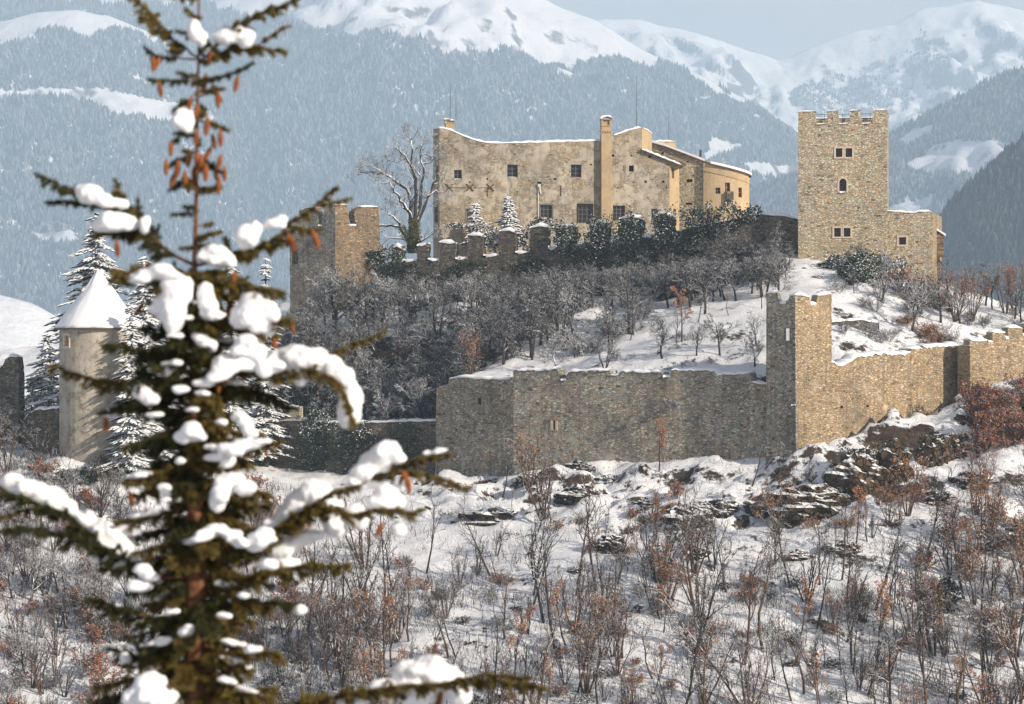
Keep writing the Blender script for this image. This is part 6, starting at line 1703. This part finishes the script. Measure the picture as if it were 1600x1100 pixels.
HERO = [  # polylines in picture points, depth change along the branch, start radius, material, twig length, bare share
 ([(310,92),(268,60),(235,20),(195,-12)], .15, .008, 'needle', .18, .2), ([(312,95),(355,58),(405,28),(470,4)], -.15, .008, 'needle', .16, .2), ([(312,98),(350,80),(400,72),(447,77)], .1, .007, 'needle', .16, .15), ([(395,72),(425,55),(452,36)], .1, .004, 'needle', .05, .2),
 ([(308,92),(275,92),(240,88),(222,72)], .12, .007, 'needle_shaded', .05, .3), ([(308,130),(270,126),(228,122)], .1, .006, 'needle_shaded', .06, .2), ([(312,135),(340,122),(370,116),(398,102)], -.1, .006, 'needle_shaded', .045, .25),
 ([(308,155),(285,158),(268,176)], .1, .005, 'needle_shaded', .06, .3), ([(312,150),(335,140),(352,142)], -.1, .005, 'needle', .05, .3), ([(310,188),(335,198),(360,207)], -.1, .005, 'needle', .05, .3), ([(308,195),(285,205),(266,225)], .1, .005, 'needle_shaded', .06, .3),
 ([(308,245),(280,248),(262,262)], .08, .005, 'needle_shaded', .06, .3), ([(311,240),(330,262),(350,272)], -.08, .005, 'needle_shaded', .05, .3), ([(308,275),(285,285),(262,298)], .08, .005, 'needle_shaded', .06, .3), ([(310,290),(325,300),(345,296)], -.08, .005, 'needle', .05, .3),
 ([(308,330),(288,334),(266,336)], .05, .004, 'needle_shaded', .03, .2), ([(309,355),(325,350),(332,348)], .0, .004, 'needle', .045, .2), ([(309,370),(330,366),(348,362)], -.05, .004, 'needle', .045, .2), ([(308,392),(295,388),(280,388)], .0, .004, 'needle', .045, .2), ([(305,400),(322,398),(335,390)], -.05, .004, 'needle', .045, .2),
 ([(302,412),(262,394),(225,362),(190,330),(140,315),(96,292),(44,268)], .35, .014, 'needle_shaded', .16, .12), ([(205,345),(185,310),(168,276)], .2, .007, 'needle', .10, .1), ([(225,360),(212,335),(205,310)], .2, .006, 'needle', .07, .1), ([(240,385),(215,365),(180,365),(140,362)], .1, .008, 'needle', .14, .2), ([(130,315),(95,312),(55,312)], .3, .006, 'needle_shaded', .06, .2),
 ([(308,415),(340,404),(385,392),(420,378),(455,345),(490,318),(524,290)], .25, .012, 'needle', .12, .15), ([(430,372),(465,358),(500,360)], .1, .007, 'needle', .10, .1), ([(490,320),(510,318),(545,305)], .2, .003, 'needle', .045, .2), ([(360,398),(355,380),(352,372)], .0, .005, 'needle', .06, .1),
 ([(303,430),(260,428),(215,425),(185,432)], -.3, .012, 'needle', .18, .1), ([(305,455),(345,445),(400,450),(450,460)], -.3, .012, 'needle', .18, .15), ([(305,485),(350,500),(410,515),(462,500)], -.4, .013, 'needle', .18, .1),
 ([(303,600),(235,608),(170,598),(120,590),(68,572)], .3, .012, 'needle', .14, .1), ([(302,560),(250,560),(205,545),(170,540)], -.3, .011, 'needle_shaded', .18, .1), ([(302,640),(240,642),(190,640),(158,648)], -.2, .011, 'needle_shaded', .16, .1),
 ([(306,560),(360,570),(420,585),(470,580),(520,590),(545,625),(556,665)], -.25, .015, 'needle', .14, .1), ([(470,572),(520,552),(560,535),(602,516)], .2, .007, 'needle', .06, .3), ([(306,610),(360,612),(420,620),(455,640)], .2, .012, 'needle_shaded', .18, .1),
 ([(306,680),(350,695),(410,694),(446,690)], -.3, .012, 'needle', .14, .1), ([(305,650),(270,672),(230,690),(195,700)], -.3, .012, 'needle_shaded', .18, .1), ([(305,700),(265,722),(225,740),(205,748)], .3, .012, 'needle_shaded', .16, .1), ([(307,745),(350,760),(400,768),(432,776)], -.2, .013, 'needle', .18, .1), ([(307,780),(350,800),(390,795),(420,790)], .2, .012, 'needle', .16, .1),
 ([(304,905),(250,900),(205,880),(165,850),(110,800),(50,780),(-10,745)], -.4, .018, 'needle_shaded', .20, .15), ([(200,880),(150,850),(110,835),(50,822),(-10,830)], -.2, .010, 'needle_shaded', .14, .1), ([(110,805),(70,790),(30,800),(-10,815)], -.2, .007, 'needle', .10, .1),
 ([(307,850),(360,858),(410,845),(450,815),(500,790),(560,800),(612,790),(656,800)], -.5, .018, 'needle', .15, .1), ([(560,760),(600,740),(640,725),(705,710)], .1, .010, 'needle', .10, .1), ([(620,735),(665,745),(735,765)], .1, .008, 'needle', .10, .1), ([(610,790),(640,800),(665,795)], -.1, .006, 'needle', .06, .1), ([(410,848),(470,800),(520,770),(570,755)], -.3, .011, 'needle', .12, .2),
 ([(307,900),(370,905),(430,890),(490,880),(555,880)], -.4, .015, 'needle', .18, .1), ([(306,940),(360,950),(420,945),(470,950)], .2, .014, 'needle_shaded', .18, .1), ([(304,960),(250,965),(200,950),(150,930)], -.3, .014, 'needle_shaded', .20, .1), ([(304,1000),(260,1020),(210,1030),(165,1020)], .2, .013, 'needle_shaded', .18, .1), ([(307,1010),(350,1020),(400,1015),(445,1018)], -.3, .013, 'needle', .18, .1),
 ([(306,1060),(250,1075),(190,1085),(150,1090)], -.3, .014, 'needle_shaded', .18, .1), ([(306,1120),(400,1110),(500,1090),(600,1070),(700,1060),(780,1055),(850,1062)], -.5, .018, 'needle', .16, .1), ([(700,1060),(760,1045),(830,1045)], -.4, .008, 'needle', .10, .1), ([(306,1080),(370,1085),(430,1080)], .2, .013, 'needle', .18, .1),
]
for pl, dy, r0, mt, tw, bare in HERO:
    n = len(pl); base_dy = 0.0 if abs(pl[0][0] - 306) < 20 else dy * .6
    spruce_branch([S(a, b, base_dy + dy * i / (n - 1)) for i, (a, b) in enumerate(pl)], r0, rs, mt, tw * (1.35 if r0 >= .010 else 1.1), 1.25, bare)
for k in range(26):                   # short twigs up the leader
    py = rs.uniform(-30, 410); a = rs.uniform(0, 6.28); Lb = rs.uniform(.10, .24); d = Vector((math.cos(a), math.sin(a), rs.uniform(-.1, .35)))
    o = S(trunk_x(py), py); spruce_branch([o, o + d * Lb * .5, o + d * Lb], .005, rs, 'needle' if k % 3 else 'needle_shaded', .06, .8, .15)
# the shaggy body: shorter boughs all round the trunk
TEX = bpy.data.textures.new('snow_crumble', 'CLOUDS'); TEX.noise_scale = .085; TEX.noise_depth = 4
BOUGH = []
for k in range(140):
    py = 425 + 720 * (k + rs.uniform(0, 1)) / 140
    a = k * 2.4 + rs.uniform(-.4, .4)
    if math.sin(a) < -.5 and py > 640 and rs.uniform() < .62: continue
    Lb = np.interp(py, [420, 520, 700, 900, 1130], [.36, .58, .66, .76, .88]) * rs.uniform(.6, 1.05)
    if math.cos(a) > .3: Lb *= .82
    d = Vector((math.cos(a), math.sin(a), 0)); o = S(trunk_x(py), py)
    up = np.interp(py, [420, 700, 1100], [.25, -.05, -.18])
    q = [o, o + d * Lb * .35 + Vector((0, 0, Lb * .35 * up)), o + d * Lb * .7 + Vector((0, 0, Lb * (.6 * up - .08))), o + d * Lb + Vector((0, 0, Lb * (.8 * up - .10)))]
    BOUGH.append(q)
    spruce_branch(q, np.interp(py, [420, 1100], [.009, .015]), rs, 'needle_shaded' if (math.cos(a) < .25 and rs.uniform() < .6) else 'needle', .22, 1.0, .12)  # boughs away from the sun mostly take the shaded needle colour

# cones: overlapping scales, one mesh shared
def cone_mesh():
    L_, rr = .115, .0165; V = []; F = []
    nr = 13
    for i in range(nr):
        t = i / (nr - 1); z = -L_ * t; prof = math.sin(math.pi * min(.97, .12 + .82 * t)) ** .6
        m = 8
        for k in range(m):
            a = 2 * math.pi * (k + .5 * (i % 2)) / m; r = rr * prof
            c = Vector((math.cos(a) * r * .7, math.sin(a) * r * .7, z)); o_ = Vector((math.cos(a), math.sin(a), 0)); s_ = Vector((-math.sin(a), math.cos(a), 0))
            b = len(V)
            V += [tuple(c + s_ * .007 + Vector((0, 0, .006))), tuple(c - s_ * .007 + Vector((0, 0, .006))), tuple(c + o_ * r * .5 - s_ * .004 + Vector((0, 0, -.009))), tuple(c + o_ * r * .5 + s_ * .004 + Vector((0, 0, -.009)))]
            F.append((b, b + 1, b + 2, b + 3))
    v, f = tubes([([Vector((0, 0, .02)), Vector((0, 0, -.03)), Vector((0, 0, -.08)), Vector((0, 0, -.112))], [.003, rr * .7, rr * .7, .004])], 6)
    b = len(V); V = np.concatenate([np.array(V), v])
    return mesh('cone', V, [(np.array(F), 0), (f + b, 0)], M['cone'])
cm = cone_mesh()
CONES = [(298,152),(322,118),(296,236),(330,232),(302,262),(335,268),(290,270),(262,252),(352,262),(310,205),(326,186),(300,282),(242,92),(251,92),(251,131),(332,84),(372,121),(333,140),(340,145),(311,166),(347,207),(332,212),(268,222),(347,244),(309,240),(316,245),(324,260),(281,254),(276,270),(344,280),(183,378),(450,368),(456,371),(489,362),(283,500),(359,472),(428,516),(453,500),(369,428),(345,588),(165,652),(412,690),(632,738),(598,818),(226,474),(300,500),(320,512),(262,478),(636,742),(205,768),(690,1078),(295,690),(318,700)]
for i, (a, b) in enumerate(CONES):
    o = bpy.data.objects.new('cone', cm); C.objects.link(o); o.parent = sp
    o.location = S(a, b, rs.uniform(-.12, .02)) - gs
    o.rotation_euler = (rs.normal() * .22, rs.normal() * .22, rs.uniform(0, 6.28)); s = rs.uniform(.85, 1.15); o.scale = (s * 1.25, s * 1.25, s)

# snow pads: lumps swollen together by a voxel remesh
PADS = [[(350,58,20,11),(372,55,24,13),(385,66,10,8)],[(303,48,10,18),(316,60,8,10),(322,74,7,7)],[(286,184,16,15),(294,196,9,12),(277,188,9,9)],
 [(140,303,20,15),(160,312,14,10),(188,318,14,8)],[(178,346,26,15),(160,352,16,11),(205,350,12,10)],[(226,352,8,14)],[(388,368,16,19),(398,356,12,12),(382,380,11,9)],[(428,350,18,8),(440,342,11,6)],
 [(335,396,22,12),(352,405,14,12),(318,402,12,9)],[(250,424,22,11),(228,430,20,9),(212,436,14,8),(268,432,12,8)],
 [(274,455,24,20),(270,490,18,28),(262,476,22,22),(288,440,14,12)],[(322,462,13,20),(330,490,10,16),(340,492,10,6)],[(247,484,12,11)],
 [(400,470,20,14),(398,492,34,22),(382,500,20,15),(416,512,14,12),(420,490,16,18)],[(311,527,9,10),(326,541,14,9)],[(384,534,16,13),(402,552,14,15),(372,548,10,12)],[(362,566,30,12),(345,582,15,11),(392,570,14,11),(335,590,10,10)],
 [(412,576,14,12),(436,562,22,16),(462,558,26,18),(492,562,22,18),(520,575,18,17),(538,594,15,18),(548,620,17,22),(546,645,18,20),(470,585,12,18),(452,578,14,14)],
 [(264,574,9,9),(254,584,7,7)],[(317,598,12,9)],[(282,608,10,9)],[(222,612,14,9),(236,624,13,9),(212,604,10,8)],[(172,646,15,7)],[(240,648,12,7)],
 [(300,672,16,12),(284,684,13,10),(312,682,9,9)],[(358,702,20,10),(385,694,22,9),(335,714,12,9),(410,690,10,5)],[(356,722,8,13)],[(373,650,9,12),(385,664,8,12),(392,678,9,9)],
 [(352,758,17,16),(340,780,13,18),(366,748,12,11)],[(382,762,11,15)],[(336,826,18,8),(318,836,14,7),(300,846,12,6),(362,836,16,9),(376,850,9,8)],[(258,762,8,10),(258,780,7,6)],[(283,720,6,7)],
 [(492,772,28,20),(470,790,24,20),(448,808,20,17),(425,824,18,15),(404,842,16,12),(515,790,18,22),(524,818,18,22),(398,855,10,8)],[(556,806,17,18),(572,800,10,9)],[(488,836,20,9),(462,848,16,9),(440,864,16,9),(418,882,15,8)],[(448,884,14,14),(462,880,9,8)],
 [(604,704,22,15),(585,722,22,15),(566,738,18,13),(548,752,12,9),(624,718,10,8)],[(606,776,22,17),(588,786,14,11),(622,788,12,10)],[(622,826,12,11)],[(690,702,12,4),(668,708,8,4)],
 [(18,752,18,12),(44,765,26,15),(76,778,26,17),(102,792,18,13)],[(132,806,14,10),(160,838,22,22),(180,860,26,24),(150,868,12,12),(200,874,14,13)],[(218,914,20,9)],[(222,890,9,13),(236,902,9,9)],[(190,828,16,8)],
 [(235,1070,26,18),(250,1088,24,16),(210,1090,18,14)],[(196,1030,8,12)],[(640,1048,26,16),(672,1042,26,17),(700,1062,24,20),(720,1085,18,18),(650,1080,34,22)],[(600,1075,26,14),(570,1088,26,12),(540,1096,24,10)],
 [(395,1014,10,9)],[(350,962,9,7)],[(470,952,12,8)],[(270,956,9,7)],[(380,930,8,6)],[(420,842,8,8)],[(344,660,8,7)],[(300,640,8,6)],[(430,600,12,6)]]
for q in BOUGH:                      # smaller lumps caught on the shaggy boughs
    if rs.uniform() < .38:
        u0 = rs.uniform(.15, .55); e = []
        for j in range(4):
            w = q[1].lerp(q[3], u0 + .12 * j); sc = SY / w.y
            e.append((800 + w.x / (K * w.y), 550 - w.z / (K * w.y) - 5, rs.uniform(5, 10), rs.uniform(3.2, 6)))
        PADS.append((e, q[2].y - SY))
for i, pad in enumerate(PADS):
    pdy = 0.0
    if isinstance(pad, tuple): pad, pdy = pad
    V = []; F = []; off = 0
    pad = pad + [((u[0] + w[0]) / 2, (u[1] + w[1]) / 2 + 2, (u[2] + w[2]) * .45, (u[3] + w[3]) * .42) for u, w in zip(pad[:-1], pad[1:]) if math.hypot(u[0] - w[0], u[1] - w[1]) < u[2] + w[2] + 14]
    for a, b, rx, ry in pad:
        if rx < 13 and 200 < a < 430 and b > 420: rx *= 1.45; ry *= .72        # small ones lie flat along the twig
        dz = rs.uniform(-.06, .03) + pdy - (np.interp(b, [420, 700, 1100], [.22, .40, .5]) * rs.uniform(.75, 1.0) if (pdy == 0.0 and 205 < a < 425 and b > 415) else 0)
        for k in range(6):
            j = 0 if k == 0 else 1
            c = P(a + rs.uniform(-.5, .5) * rx * j, b + rs.uniform(-.45, .45) * ry * j, SY + dz - .04 + rs.uniform(-.5, .5) * rx * j * K * SY)
            q = (.92 if k == 0 else rs.uniform(.45, .7)); sx = 1.22 * rx * q * K * SY; sz = 1.22 * ry * q * K * SY
            n1, m1 = 12, 8
            th = np.arange(n1) * 2 * np.pi / n1; ph = np.linspace(.12, np.pi - .12, m1)
            T, Ph = np.meshgrid(th, ph)
            pts = np.stack([c.x + sx * np.cos(T) * np.sin(Ph), c.y + (sx * .5 + sz * .5) * np.sin(T) * np.sin(Ph), c.z + sz * np.cos(Ph)], -1).reshape(-1, 3)
            ii_ = np.arange(m1 - 1)[:, None] * n1; kk = np.arange(n1)[None, :]; k2 = (kk + 1) % n1
            F.append((np.stack([ii_ + kk, ii_ + n1 + kk, ii_ + n1 + k2, ii_ + k2], -1).reshape(-1, 4) + off, 0))
            F.append((np.array([list(range(n1))]) + off, 0)); F.append((np.array([list(range((m1 - 1) * n1, m1 * n1))[::-1]]) + off, 0))
            V.append(pts); off += len(pts)
    o = obj('snow_clump', np.concatenate(V), F, M['snow_soft'], sp, True)
    md = o.modifiers.new('remesh', 'REMESH'); md.mode = 'VOXEL'; md.voxel_size = .012; md.use_smooth_shade = True
    ms = o.modifiers.new('smooth', 'SMOOTH'); ms.factor = .7; ms.iterations = 16
    mx = o.modifiers.new('crumble', 'DISPLACE'); mx.texture = TEX; mx.strength = .045; mx.mid_level = .5; mx.texture_coords = 'LOCAL'
